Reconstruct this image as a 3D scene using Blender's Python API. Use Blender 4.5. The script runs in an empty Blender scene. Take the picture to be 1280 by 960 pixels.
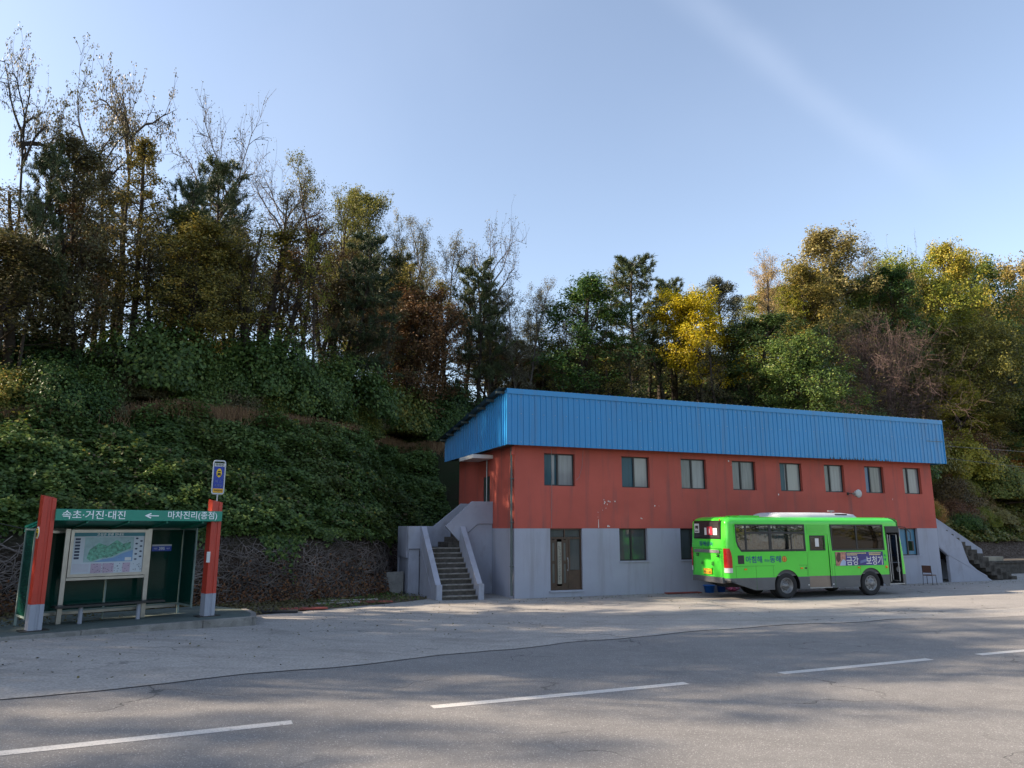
import bpy, bmesh, math, random
import numpy as np
from math import radians, sin, cos, pi
from mathutils import Vector, Matrix

# ------------------------------------------------------------------ camera, world, sun, exposure
sc = bpy.context.scene
F, TH, H = 913.5, .1941, 2.7            # focal length in pixels of a 1280 px wide picture, pitch, eye height
cam = bpy.data.cameras.new('camera'); camo = bpy.data.objects.new('camera', cam)
sc.collection.objects.link(camo); sc.camera = camo
camo.location = (0, 0, H); camo.rotation_euler = (pi/2 + TH, 0, 0)
cam.sensor_width = 36; cam.lens = F/1280*36; cam.clip_start = .1; cam.clip_end = 5000

SUN_EL, SUN_AZ = radians(29), math.atan2(-1, -.10)      # azimuth measured from +Y towards +X
sund = Vector((sin(SUN_AZ)*cos(SUN_EL), cos(SUN_AZ)*cos(SUN_EL), sin(SUN_EL)))
sun = bpy.data.lights.new('sun', 'SUN'); sun.energy = 5.0; sun.angle = radians(.55); sun.color = (1, .82, .62)
suno = bpy.data.objects.new('sun', sun); sc.collection.objects.link(suno)
suno.rotation_euler = sund.to_track_quat('Z', 'Y').to_euler()

def ray(x, y):
    u = (x-640)/F; v = (480-y)/F
    return np.array([u, cos(TH)-v*sin(TH), sin(TH)+v*cos(TH)])

world = bpy.data.worlds.new('World'); sc.world = world; world.use_nodes = True
wt = world.node_tree; wt.nodes.clear()
def wn(t, **k):
    n = wt.nodes.new(t)
    for a, b in k.items(): setattr(n, a, b)
    return n
def wmath(op, a, b=None):
    n = wn('ShaderNodeMath', operation=op)
    for i, v in enumerate((a, b)):
        if v is None: continue
        if isinstance(v, (int, float)): n.inputs[i].default_value = v
        else: wt.links.new(v, n.inputs[i])
    return n.outputs[0]
sky = wn('ShaderNodeTexSky', sky_type='NISHITA'); sky.sun_disc = False
sky.sun_elevation = SUN_EL; sky.sun_rotation = SUN_AZ; sky.air_density = 1.0; sky.dust_density = 1.2; sky.ozone_density = 1.6
bgw = wn('ShaderNodeBackground'); bgw.inputs['Strength'].default_value = .118
out = wn('ShaderNodeOutputWorld'); tc = wn('ShaderNodeTexCoord')
# a thin high cloud streak, fixed in sky direction
d1 = Vector(ray(865, 0)).normalized(); d2 = Vector(ray(1170, 235)).normalized()
nrm = d1.cross(d2).normalized(); tang = nrm.cross(d1).normalized()
def wdot(v):
    n = wn('ShaderNodeVectorMath', operation='DOT_PRODUCT'); n.inputs[1].default_value = v
    wt.links.new(tc.outputs['Generated'], n.inputs[0]); return n.outputs['Value']
def wmap(v, a, b, c, d, itp='SMOOTHSTEP'):
    n = wn('ShaderNodeMapRange', interpolation_type=itp)
    for i, q in enumerate((a, b, c, d)): n.inputs[i+1].default_value = q
    wt.links.new(v, n.inputs[0]); return n.outputs[0]
nz = wn('ShaderNodeTexNoise'); nz.inputs['Scale'].default_value = 7; nz.inputs['Detail'].default_value = 6
wt.links.new(tc.outputs['Generated'], nz.inputs['Vector'])
dist = wmath('ADD', wdot(nrm), wmath('MULTIPLY', wmath('SUBTRACT', nz.outputs['Fac'], .5), .035))
band = wmath('POWER', wmap(wmath('ABSOLUTE', dist), 0, .034, 1, 0), 1.5)
al = wdot(tang)
ends = wmath('MULTIPLY', wmap(al, -.25, .12, 0, 1), wmap(al, .22, .42, 1, 0))
cl = wmath('MULTIPLY', wmath('MULTIPLY', band, ends), wmap(nz.outputs['Fac'], .25, .75, .5, 1))
nz2 = wn('ShaderNodeTexNoise'); nz2.inputs['Scale'].default_value = 2.2; nz2.inputs['Detail'].default_value = 5
wt.links.new(tc.outputs['Generated'], nz2.inputs['Vector'])
veil = wmath('MULTIPLY', wmap(nz2.outputs['Fac'], .45, .8, 0, 1), .07)
cl = wmath('ADD', wmath('MULTIPLY', cl, .16), veil)
mx = wn('ShaderNodeMix', data_type='RGBA'); mx.inputs['B'].default_value = (3.3, 3.7, 4.6, 1)
hsv = wn('ShaderNodeHueSaturation'); hsv.inputs['Saturation'].default_value = .82; wt.links.new(sky.outputs[0], hsv.inputs['Color'])
wt.links.new(cl, mx.inputs['Factor']); wt.links.new(hsv.outputs[0], mx.inputs['A'])
wt.links.new(mx.outputs['Result'], bgw.inputs['Color']); wt.links.new(bgw.outputs[0], out.inputs[0])

sc.view_settings.view_transform = 'Standard'; sc.view_settings.look = 'None'
sc.view_settings.exposure = 1.32; sc.view_settings.gamma = 1
sc.render.resolution_x = 1024; sc.render.resolution_y = 768
sc.cycles.max_bounces = 6; sc.cycles.transparent_max_bounces = 12; sc.cycles.transmission_bounces = 6
sc.cycles.diffuse_bounces = 3; sc.cycles.glossy_bounces = 3; sc.cycles.use_denoising = True
sc.cycles.caustics_reflective = False; sc.cycles.caustics_refractive = False

# ------------------------------------------------------------------ frames and helpers
PSI = .3801; C0 = np.array([.096, 29.26])            # near left corner of the building, its facade direction
DX = np.array([cos(PSI), sin(PSI)]); DN = np.array([-sin(PSI), cos(PSI)])
def W(s, w, z=0.):
    q = C0 + DX*s + DN*w; return np.array([q[0], q[1], z])
def Wv(s, w, z):
    s = np.asarray(s, float); w = np.asarray(w, float)
    return np.stack([C0[0]+DX[0]*s+DN[0]*w, C0[1]+DX[1]*s+DN[1]*w, np.broadcast_to(z, s.shape)], -1)
def SW(x, y):
    dx_, dy_ = x-C0[0], y-C0[1]
    return dx_*DX[0]+dy_*DX[1], dx_*DN[0]+dy_*DN[1]
def g(s, w=0):                                     # ground height: the road climbs gently to the left
    s = np.asarray(s, float)
    return .032*np.log1p(np.exp(np.clip(-(s+2), -30, 30)))

col = sc.collection
def tag(o, label=None, cat=None, group=None, kind=None):
    if label: o['label'] = label
    if cat: o['category'] = cat
    if group: o['group'] = group
    if kind: o['kind'] = kind
    return o
def empty(name, loc=(0, 0, 0), rz=0., label=None, cat=None, group=None, kind=None):
    o = bpy.data.objects.new(name, None); col.objects.link(o); o.location = loc; o.rotation_euler = (0, 0, rz)
    o.empty_display_size = .2
    return tag(o, label, cat, group, kind)
def link(name, me, m=None, parent=None):
    o = bpy.data.objects.new(name, me); col.objects.link(o)
    if m is not None:
        ms = m if isinstance(m, (list, tuple)) else [m]
        me.materials.clear()
        for q in ms: me.materials.append(q)
    if parent is not None: o.parent = parent
    return o

class MB:
    """collects shapes into one mesh"""
    def __init__(s): s.v = []; s.f = []; s.mi = []; s.sm = []
    def add(s, vs, fs, mi=0, sm=False):
        b = len(s.v); s.v += [tuple(float(c) for c in q) for q in vs]
        s.f += [tuple(int(i)+b for i in q) for q in fs]; s.mi += [mi]*len(fs); s.sm += [sm]*len(fs); return s
    def box(s, x0, x1, y0, y1, z0, z1, mi=0, M=None):
        vs = [(x, y, z) for x in (x0, x1) for y in (y0, y1) for z in (z0, z1)]
        if M is not None: vs = [tuple(M @ Vector(q)) for q in vs]
        return s.add(vs, [(0, 1, 3, 2), (4, 6, 7, 5), (0, 4, 5, 1), (2, 3, 7, 6), (0, 2, 6, 4), (1, 5, 7, 3)], mi)
    def tube(s, pts, r, n=8, mi=0, cap=True, sm=True):
        P = [Vector(p) for p in pts]; rs = r if isinstance(r, (list, tuple)) else [r]*len(P)
        vs = []; ref = None
        for i, p in enumerate(P):
            t = (P[min(i+1, len(P)-1)]-P[max(i-1, 0)]).normalized()
            if ref is None: ref = t.orthogonal().normalized()
            ref = (ref-t*ref.dot(t)).normalized(); b = t.cross(ref)
            for k in range(n):
                a = 2*pi*k/n; vs.append(p+(ref*cos(a)+b*sin(a))*rs[i])
        fs = [(i*n+k, i*n+(k+1) % n, (i+1)*n+(k+1) % n, (i+1)*n+k) for i in range(len(P)-1) for k in range(n)]
        s.add(vs, fs, mi, sm)
        if cap: s.add(vs[:n][::-1], [tuple(range(n))], mi); s.add(vs[-n:], [tuple(range(n))], mi)
        return s
    def lathe(s, prof, axis='z', c=(0, 0, 0), n=24, mi=0, sm=True):
        vs = []
        for r, h in prof:
            for k in range(n):
                a = 2*pi*k/n; u, v = r*cos(a), r*sin(a)
                vs.append({'z': (c[0]+u, c[1]+v, c[2]+h), 'y': (c[0]+u, c[1]+h, c[2]+v), 'x': (c[0]+h, c[1]+u, c[2]+v)}[axis])
        m = len(prof)
        s.add(vs, [(i*n+k, i*n+(k+1) % n, (i+1)*n+(k+1) % n, (i+1)*n+k) for i in range(m-1) for k in range(n)], mi, sm)
        return s
    def prism(s, poly, y0, y1, plane='xz', mi=0):
        """extrude a simple polygon; plane xz: depth along y; xy: along z; yz: along x"""
        f = {'xz': lambda a, b, d: (a, d, b), 'xy': lambda a, b, d: (a, b, d), 'yz': lambda a, b, d: (d, a, b)}[plane]
        n = len(poly); vs = [f(a, b, y0) for a, b in poly]+[f(a, b, y1) for a, b in poly]
        s.add(vs, [tuple(range(n))[::-1], tuple(range(n, 2*n))]+[(i, (i+1) % n, n+(i+1) % n, n+i) for i in range(n)], mi)
        return s
    def mesh(s, name, fix=True, bevel=0):
        me = bpy.data.meshes.new(name); me.from_pydata(s.v, [], s.f)
        me.polygons.foreach_set('material_index', s.mi); me.polygons.foreach_set('use_smooth', s.sm)
        if fix or bevel:
            bm = bmesh.new(); bm.from_mesh(me)
            if bevel:
                bmesh.ops.bevel(bm, geom=[e for e in bm.edges if len(e.link_faces) == 2 and e.calc_face_angle(0) > .6],
                                offset=bevel, segments=2, affect='EDGES', profile=.6, clamp_overlap=True)
            bmesh.ops.recalc_face_normals(bm, faces=bm.faces); bm.to_mesh(me); bm.free()
        me.update(); return me
    def build(s, name, m, parent=None, bevel=0, fix=True):
        return link(name, s.mesh(name, fix, bevel), m, parent)

def curve_mesh(cu, fn=None):
    o = bpy.data.objects.new('tmp', cu); col.objects.link(o)
    dg = bpy.context.evaluated_depsgraph_get(); dg.update()
    me = bpy.data.meshes.new_from_object(o.evaluated_get(dg)); bpy.data.objects.remove(o)
    bpy.data.curves.remove(cu)
    if fn is not None:
        n = len(me.vertices); co = np.empty(n*3, np.float32); me.vertices.foreach_get('co', co); co = co.reshape(-1, 3)
        co = np.ascontiguousarray(fn(co), np.float32); me.vertices.foreach_set('co', co.ravel())
    me.update(); return me
def panel(loops, y0, y1, fn=None):
    """flat plate with holes: loops in (x,z), first the outline; thickness from y0 to y1 along y"""
    cu = bpy.data.curves.new('p', 'CURVE'); cu.dimensions = '2D'; cu.fill_mode = 'BOTH'; cu.extrude = abs(y1-y0)/2
    for lp in loops:
        sp = cu.splines.new('POLY'); sp.points.add(len(lp)-1); sp.use_cyclic_u = True
        for p, q in zip(sp.points, lp): p.co = (q[0], q[1], 0, 1)
    ym = (y0+y1)/2
    def f(co):
        r = np.stack([co[:, 0], ym-co[:, 2], co[:, 1]], -1); return fn(r) if fn else r
    me = curve_mesh(cu, f)
    bm = bmesh.new(); bm.from_mesh(me); bmesh.ops.remove_doubles(bm, verts=bm.verts, dist=1e-5)
    bmesh.ops.recalc_face_normals(bm, faces=bm.faces); bm.to_mesh(me); bm.free()
    for p in me.polygons: p.use_smooth = False
    return me
def rect(x0, x1, z0, z1): return [(x0, z0), (x1, z0), (x1, z1), (x0, z1)]
def text_mesh(s, size, width=None, bold=.0, depth=.002):
    """text standing in the xz plane, centred on the origin, readable from -y"""
    cu = bpy.data.curves.new('t', 'FONT'); cu.body = s; cu.size = size; cu.extrude = depth; cu.offset = bold
    cu.align_x = 'CENTER'; cu.align_y = 'CENTER'; cu.resolution_u = 3
    def f(co):
        w = co[:, 0].max()-co[:, 0].min(); k = 1 if not width else width/max(w, 1e-6)
        cx = (co[:, 0].max()+co[:, 0].min())/2; cz = (co[:, 1].max()+co[:, 1].min())/2
        return np.stack([(co[:, 0]-cx)*k, -co[:, 2], co[:, 1]-cz], -1)
    return curve_mesh(cu, f)
def text(name, s, size, loc, m, parent, rz=0, width=None, bold=0., tilt=0):
    o = link(name, text_mesh(s, size, width, bold), m, parent); o.location = loc; o.rotation_euler = (tilt, 0, rz); return o

# ------------------------------------------------------------------ materials
def newmat(name):
    m = bpy.data.materials.new(name); m.use_nodes = True; nt = m.node_tree; nt.nodes.clear()
    o = nt.nodes.new('ShaderNodeOutputMaterial'); b = nt.nodes.new('ShaderNodeBsdfPrincipled')
    nt.links.new(b.outputs[0], o.inputs[0]); return m, nt, b, o
def N(nt, t, **k):
    n = nt.nodes.new(t)
    for a, b in k.items(): setattr(n, a, b)
    return n
def noise(nt, vec, scale, detail=4, rough=.55, dist=0):
    n = N(nt, 'ShaderNodeTexNoise'); n.inputs['Scale'].default_value = scale; n.inputs['Detail'].default_value = detail
    n.inputs['Roughness'].default_value = rough; n.inputs['Distortion'].default_value = dist
    nt.links.new(vec, n.inputs['Vector']); return n.outputs['Fac']
def mapr(nt, v, a, b, c, d):
    n = N(nt, 'ShaderNodeMapRange'); nt.links.new(v, n.inputs[0])
    for i, q in enumerate((a, b, c, d)): n.inputs[i+1].default_value = q
    return n.outputs[0]
def mixc(nt, f, a, b, bt='MIX'):
    n = N(nt, 'ShaderNodeMix', data_type='RGBA', blend_type=bt)
    for k, v in (('Factor', f), ('A', a), ('B', b)):
        if isinstance(v, (int, float)): n.inputs[k].default_value = v
        elif isinstance(v, tuple): n.inputs[k].default_value = (*v, 1)
        else: nt.links.new(v, n.inputs[k])
    return n.outputs['Result']
def scaled(nt, vec, sx, sy, sz):
    n = N(nt, 'ShaderNodeMapping'); n.inputs['Scale'].default_value = (sx, sy, sz); nt.links.new(vec, n.inputs[0]); return n.outputs[0]
def pm(name, c, rough=.6, metal=0., var=.15, vs=1.5, fine=.08, fs=25, bump=.0, bs=30, spec=.5, dirt=None, dirt_amt=.0, dirt_scale=(1, 1, 1), coat=0):
    """procedural paint or metal or plaster: base colour with blotches at two scales, stains and a bump"""
    m, nt, b, o = newmat(name)
    t = N(nt, 'ShaderNodeTexCoord').outputs['Object']
    dark = tuple(q*(1-var) for q in c); lite = tuple(min(1, q*(1+var*.7)) for q in c)
    cc = mixc(nt, mapr(nt, noise(nt, t, vs, 5), .3, .7, 0, 1), dark, lite)
    if fine: cc = mixc(nt, mapr(nt, noise(nt, t, fs, 3), .3, .7, 0, fine), cc, tuple(q*.4 for q in c))
    if dirt:
        dn = noise(nt, scaled(nt, t, *dirt_scale), 1.0, 6, .65, .3)
        cc = mixc(nt, mapr(nt, dn, .52, .75, 0, dirt_amt), cc, dirt)
    nt.links.new(cc, b.inputs['Base Color'])
    b.inputs['Roughness'].default_value = rough; b.inputs['Metallic'].default_value = metal
    b.inputs['Specular IOR Level'].default_value = spec
    if coat: b.inputs['Coat Weight'].default_value = coat; b.inputs['Coat Roughness'].default_value = .08
    if bump:
        bn = N(nt, 'ShaderNodeBump'); bn.inputs['Strength'].default_value = bump; bn.inputs['Distance'].default_value = .01
        nt.links.new(noise(nt, t, bs, 4), bn.inputs['Height']); nt.links.new(bn.outputs[0], b.inputs['Normal'])
    return m

def glassmat(name, tint=(.5, .55, .55), see=.6, rough=.02, refl=.12):
    """thin glass: see through and mirror-like by the angle of view"""
    m, nt, b, o = newmat(name); nt.nodes.remove(b)
    tr = N(nt, 'ShaderNodeBsdfTransparent'); tr.inputs[0].default_value = (*[q*see for q in tint], 1)
    gl = N(nt, 'ShaderNodeBsdfGlossy'); gl.inputs['Roughness'].default_value = rough; gl.inputs[0].default_value = (.9, .95, 1, 1)
    fr = N(nt, 'ShaderNodeFresnel'); fr.inputs[0].default_value = 1.5
    ad = N(nt, 'ShaderNodeMath', operation='ADD', use_clamp=True); ad.inputs[1].default_value = refl-.04; nt.links.new(fr.outputs[0], ad.inputs[0])
    mxs = N(nt, 'ShaderNodeMixShader'); nt.links.new(ad.outputs[0], mxs.inputs[0]); nt.links.new(tr.outputs[0], mxs.inputs[1]); nt.links.new(gl.outputs[0], mxs.inputs[2])
    nt.links.new(mxs.outputs[0], o.inputs[0]); return m

LEAFK = 1.45
def leafmat(name, cols, trans=.3, patch=None, patch_scale=.12, patch_amt=.8, rough=.5, instvar=.25):
    """leaf colours picked per leaf through the 'rnd' attribute, patches of a second colour over metres"""
    m, nt, b, o = newmat(name)
    a = N(nt, 'ShaderNodeAttribute', attribute_name='rnd')
    r = N(nt, 'ShaderNodeValToRGB'); nt.links.new(a.outputs['Fac'], r.inputs[0])
    e = r.color_ramp.elements
    while len(e) < len(cols): e.new(.5)
    cols = [tuple(min(.8, q*LEAFK) for q in cc) for cc in cols]
    for i, cc in enumerate(cols): e[i].position = i/(len(cols)-1); e[i].color = (*cc, 1)
    c = r.outputs[0]
    if patch:
        geo = N(nt, 'ShaderNodeNewGeometry')
        f = mapr(nt, noise(nt, geo.outputs['Position'], patch_scale, 4, .6), .48, .66, 0, patch_amt)
        c = mixc(nt, f, c, patch)
    oi = N(nt, 'ShaderNodeObjectInfo')
    hs = N(nt, 'ShaderNodeHueSaturation'); nt.links.new(c, hs.inputs['Color'])
    nt.links.new(mapr(nt, oi.outputs['Random'], 0, 1, .5-.03*instvar*4, .5+.02*instvar*4), hs.inputs['Hue'])
    nt.links.new(mapr(nt, oi.outputs['Random'], 1, 0, 1-instvar, 1+instvar), hs.inputs['Value'])
    c = hs.outputs[0]
    nt.links.new(c, b.inputs['Base Color']); b.inputs['Roughness'].default_value = rough; b.inputs['Specular IOR Level'].default_value = .35
    tl = N(nt, 'ShaderNodeBsdfTranslucent'); nt.links.new(c, tl.inputs[0])
    mxs = N(nt, 'ShaderNodeMixShader'); mxs.inputs[0].default_value = trans
    nt.links.new(b.outputs[0], mxs.inputs[1]); nt.links.new(tl.outputs[0], mxs.inputs[2]); nt.links.new(mxs.outputs[0], o.inputs[0])
    return m

RED = pm('red wall paint', (.45, .098, .072), .75, var=.14, vs=.6, fine=.10, fs=60, bump=.25, bs=90, spec=.25, dirt=(.22, .085, .075), dirt_amt=.9, dirt_scale=(2.6, 2.6, .22))
GREY = pm('grey wall paint', (.35, .365, .43), .75, var=.07, vs=.7, fine=.08, fs=50, bump=.25, bs=80, spec=.25, dirt=(.24, .235, .24), dirt_amt=.6, dirt_scale=(2.2, 2.2, .22))
GREYS = pm('grey stair paint', (.33, .345, .41), .75, var=.10, vs=1.3, fine=.10, fs=50, bump=.3, bs=60, spec=.25, dirt=(.20, .19, .18), dirt_amt=.6, dirt_scale=(2, 2, .8))
BLUE = pm('blue sheet metal', (.020, .225, .50), .34, metal=.0, var=.06, vs=.6, fine=.05, spec=.5, dirt=(.06, .17, .32), dirt_amt=.7, dirt_scale=(2.5, 2.5, .2))
ROOFD = pm('dark roof sheet', (.07, .09, .085), .5, var=.2, fine=.1)
STEEL = pm('dull steel', (.35, .36, .37), .4, metal=.6, var=.15)
CONC = pm('rough concrete', (.26, .25, .235), .9, var=.28, vs=3, fine=.3, fs=40, bump=.6, bs=35, spec=.2, dirt=(.10, .095, .085), dirt_amt=.8, dirt_scale=(4, 4, 6))
STEPC = pm('dark worn step concrete', (.10, .09, .08), .95, var=.45, vs=5, fine=.45, fs=30, bump=.9, bs=25, spec=.15, dirt=(.05, .048, .04), dirt_amt=.85, dirt_scale=(6, 6, 9))
TREADC = pm('pale worn tread concrete', (.27, .25, .225), .95, var=.4, vs=6, fine=.4, fs=30, bump=.8, bs=25, spec=.15, dirt=(.10, .09, .08), dirt_amt=.8, dirt_scale=(5, 5, 9))
WHITE = pm('off white paint', (.66, .66, .64), .6, var=.1)
DARKFR = pm('dark window frame', (.028, .024, .022), .45, var=.2)
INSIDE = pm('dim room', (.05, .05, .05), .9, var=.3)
WOOD = pm('brown door', (.065, .036, .020), .4, var=.25, vs=4, dirt=(.04, .022, .013), dirt_amt=.6, dirt_scale=(30, 30, 1.2))
RUST = pm('rusty brown', (.14, .06, .035), .8, var=.4, vs=9)

def panemat(name, c, rough=.25, spec=.5, streak=.3, coat=.8):
    """a window pane with a blind or film right behind it"""
    m, nt, b, o = newmat(name); t = N(nt, 'ShaderNodeTexCoord').outputs['Object']
    f = mapr(nt, noise(nt, scaled(nt, t, 9, 9, .8), 1, 4), .3, .7, 0, 1)
    nt.links.new(mixc(nt, f, tuple(q*(1-streak) for q in c), c), b.inputs['Base Color'])
    b.inputs['Roughness'].default_value = .7; b.inputs['Coat Weight'].default_value = coat; b.inputs['Coat Roughness'].default_value = rough*.25
    b.inputs['Specular IOR Level'].default_value = .4
    return m
PFROST = panemat('frosted pane', (.24, .25, .26)); PTEAL = panemat('teal dark pane', (.012, .075, .11), coat=.35); PBLUE = panemat('blue pane', (.02, .09, .22))
PDARK = panemat('dark pane', (.05, .065, .065)); PSHUT = panemat('blue shutter', (.06, .21, .33))

# ------------------------------------------------------------------ numpy value noise
_rs = np.random.RandomState(7); _lat = _rs.rand(256, 256)
def vnoise(x, y, sc_=1.):
    x = np.asarray(x, float)*sc_; y = np.asarray(y, float)*sc_
    xi = np.floor(x).astype(int); yi = np.floor(y).astype(int); fx = x-xi; fy = y-yi
    fx = fx*fx*(3-2*fx); fy = fy*fy*(3-2*fy)
    L = lambda i, j: _lat[i % 256, j % 256]
    return (L(xi, yi)*(1-fx)+L(xi+1, yi)*fx)*(1-fy)+(L(xi, yi+1)*(1-fx)+L(xi+1, yi+1)*fx)*fy
def fbm(x, y, sc_=1., o=3):
    r = 0; a = 1; t = 0
    for i in range(o): r = r+a*vnoise(x+17*i, y+31*i, sc_*2**i); t += a; a *= .5
    return r/t-.5

# ------------------------------------------------------------------ terrain
TS = [-90, -60, -40, -25, -15.7, -10, -6.3, -4.3, -3.4, -1, 23.5, 26, 32, 45, 70, 120]
TW = [-34, -24, -16.5, -9.8, -3.5, -1.1, .6, 3.0, 6.2, 8.8, 8.9, 7.3, 6.2, 8.5, 16, 30]
def toe(s): return np.interp(s, TS, TW)
def hillz(s, w, bumps=True):
    s = np.asarray(s, float); w = np.asarray(w, float); t = w-toe(s)
    L = np.interp(t, [0, .45, 1.0, 7.4, 9.0, 20, 27, 42, 60], [0, 1.75, 2.25, 6.85, 7.25, 13.4, 13.7, 8, 5])
    M = np.interp(t, [0, .8, 7.5, 9.5, 20, 27, 42, 60], [0, 1.8, 6.7, 7.2, 12.2, 12.6, 8, 5])
    R = np.interp(t, [0, 1.5, 2.6, 14, 24, 34, 60], [0, 1.4, 2.6, 12.6, 19.5, 20.5, 12])
    a = np.clip((s+9)/9, 0, 1); z = L*(1-a)+M*a
    f = np.interp(s, [-90, -60, -25, -18, -16, -13, -10, -6, -2, 2, 8], [.5, .6, .68, .76, .84, .92, .96, 1, 1.10, 1.10, 1]); z = np.where(z > 1.9, 1.9+(z-1.9)*f, z)
    b = np.clip((s-6)/16, 0, 1); b = b*b*(3-2*b); z = z*(1-b)+R*b
    if bumps:
        k = np.clip((t-1)/1.5, 0, 1)
        z = z+k*(fbm(s, w, .16, 2)*1.6*np.clip((t-8)/8, .12, 1)+fbm(s+9, w-4, .55, 3)*.95)
    return z+g(s)
def hit(px, py, tmin=14, tmax=110):
    """where a sight line first meets the hill"""
    r = ray(px, py)
    for Y in np.arange(tmin, tmax, .25):
        P = np.array([0, 0, H])+r*Y/r[1]; s, w = SW(P[0], P[1])
        if w > toe(s) and P[2] < hillz(s, w): return P
    return None
def column(px, t):
    """ground point on the hill at distance t behind its toe, in the vertical plane seen at px"""
    r = ray(px, 560)
    for Y in np.arange(12, 140, .2):
        P = r*Y/r[1]; s, w = SW(P[0], P[1])
        if w-toe(s) >= t: return np.array([P[0], P[1], float(hillz(s, w))]), s, w
    return np.array([P[0], P[1], float(hillz(s, w))]), s, w

def mesh_np(name, V, Fq, rnd=None, mi=None, smooth=False):
    V = np.ascontiguousarray(V, np.float32); Fq = np.ascontiguousarray(Fq, np.int32); k = Fq.shape[1]
    me = bpy.data.meshes.new(name); me.vertices.add(len(V)); me.vertices.foreach_set('co', V.ravel())
    me.loops.add(Fq.size); me.loops.foreach_set('vertex_index', Fq.ravel())
    me.polygons.add(len(Fq)); me.polygons.foreach_set('loop_start', np.arange(len(Fq), dtype=np.int32)*k)
    if rnd is not None:
        at_ = me.attributes.new('rnd', 'FLOAT', 'FACE'); at_.data.foreach_set('value', np.ascontiguousarray(rnd, np.float32))
    if mi is not None: me.polygons.foreach_set('material_index', np.ascontiguousarray(mi, np.int32))
    me.polygons.foreach_set('use_smooth', np.full(len(Fq), smooth))
    me.update(calc_edges=True); return me
def grid(name, S, Wd, zf, m, kind='structure', off=0.):
    SS, WW = np.meshgrid(S, Wd, indexing='ij'); P = Wv(SS, WW, zf(SS, WW)+off).reshape(-1, 3)
    a, b = SS.shape; i = np.arange(a-1)[:, None]*b+np.arange(b-1)[None]
    Fq = np.stack([i, i+b, i+b+1, i+1], -1).reshape(-1, 4)
    return tag(link(name, mesh_np(name, P, Fq, smooth=True), m), kind=kind)

# --- ground materials
def groundmat(name, base, dark, lite, grain, crack, crack_scale=.35, stain=(.12, .11, .10), stain_amt=.5, bump=.4, specks=0.):
    m, nt, b, o = newmat(name); p = N(nt, 'ShaderNodeNewGeometry').outputs['Position']
    c = mixc(nt, mapr(nt, noise(nt, p, .45, 6, .6), .3, .7, 0, 1), dark, base)
    c = mixc(nt, mapr(nt, noise(nt, p, 2.3, 5, .65), .45, .75, 0, .6), c, lite)
    st = noise(nt, scaled(nt, p, .35, 1.3, 1), .9, 7, .7, .6)
    c = mixc(nt, mapr(nt, st, .52, .72, 0, stain_amt), c, stain)
    gr = noise(nt, p, grain, 3, .7)
    c = mixc(nt, mapr(nt, gr, .35, .65, .0, 1.0), mixc(nt, 1.0, c, (.62, .62, .62), 'MULTIPLY'), c)
    if specks:
        vo = N(nt, 'ShaderNodeTexVoronoi'); vo.inputs['Scale'].default_value = 85; nt.links.new(p, vo.inputs['Vector'])
        sp = mapr(nt, vo.outputs['Color'], .80, .9, 0, specks)
        c = mixc(nt, sp, c, tuple(min(1, q*2.4) for q in lite))
    # cracks
    wv = N(nt, 'ShaderNodeVectorMath', operation='ADD')
    nn = N(nt, 'ShaderNodeTexNoise'); nn.inputs['Scale'].default_value = 1.1; nn.inputs['Detail'].default_value = 5; nt.links.new(p, nn.inputs['Vector'])
    sc2 = N(nt, 'ShaderNodeVectorMath', operation='SCALE'); sc2.inputs['Scale'].default_value = 1.6; nt.links.new(nn.outputs['Color'], sc2.inputs[0])
    nt.links.new(p, wv.inputs[0]); nt.links.new(sc2.outputs[0], wv.inputs[1])
    ve = N(nt, 'ShaderNodeTexVoronoi', feature='DISTANCE_TO_EDGE'); ve.inputs['Scale'].default_value = crack_scale; nt.links.new(wv.outputs[0], ve.inputs['Vector'])
    gate = mapr(nt, noise(nt, p, .3, 3), .50, .60, 0, crack)
    cm = N(nt, 'ShaderNodeMath', operation='MULTIPLY'); nt.links.new(mapr(nt, ve.outputs['Distance'], .0, .010, 1, 0), cm.inputs[0]); nt.links.new(gate, cm.inputs[1])
    c = mixc(nt, cm.outputs[0], c, (.03, .03, .03))
    nt.links.new(c, b.inputs['Base Color']); b.inputs['Roughness'].default_value = .88; b.inputs['Specular IOR Level'].default_value = .3
    bn = N(nt, 'ShaderNodeBump'); bn.inputs['Strength'].default_value = bump; bn.inputs['Distance'].default_value = .012
    nt.links.new(gr, bn.inputs['Height']); nt.links.new(bn.outputs[0], b.inputs['Normal'])
    return m
ASPH = groundmat('asphalt', (.25, .243, .236), (.20, .195, .192), (.29, .283, .274), 60, .8, .30, (.165, .16, .158), .5, .8, specks=.4)
YARD = groundmat('yard concrete', (.41, .388, .36), (.33, .313, .292), (.475, .45, .42), 22, 1.0, .24, (.22, .20, .18), .7, .3)
DIRT = groundmat('dirt', (.13, .105, .075), (.08, .062, .045), (.20, .17, .13), 14, .0, .3, (.06, .045, .03), .7, 1.0)
PAVE = groundmat('green pavement', (.13, .165, .15), (.09, .12, .11), (.18, .21, .19), 30, .3, .4, (.10, .09, .08), .5, .4)

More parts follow.
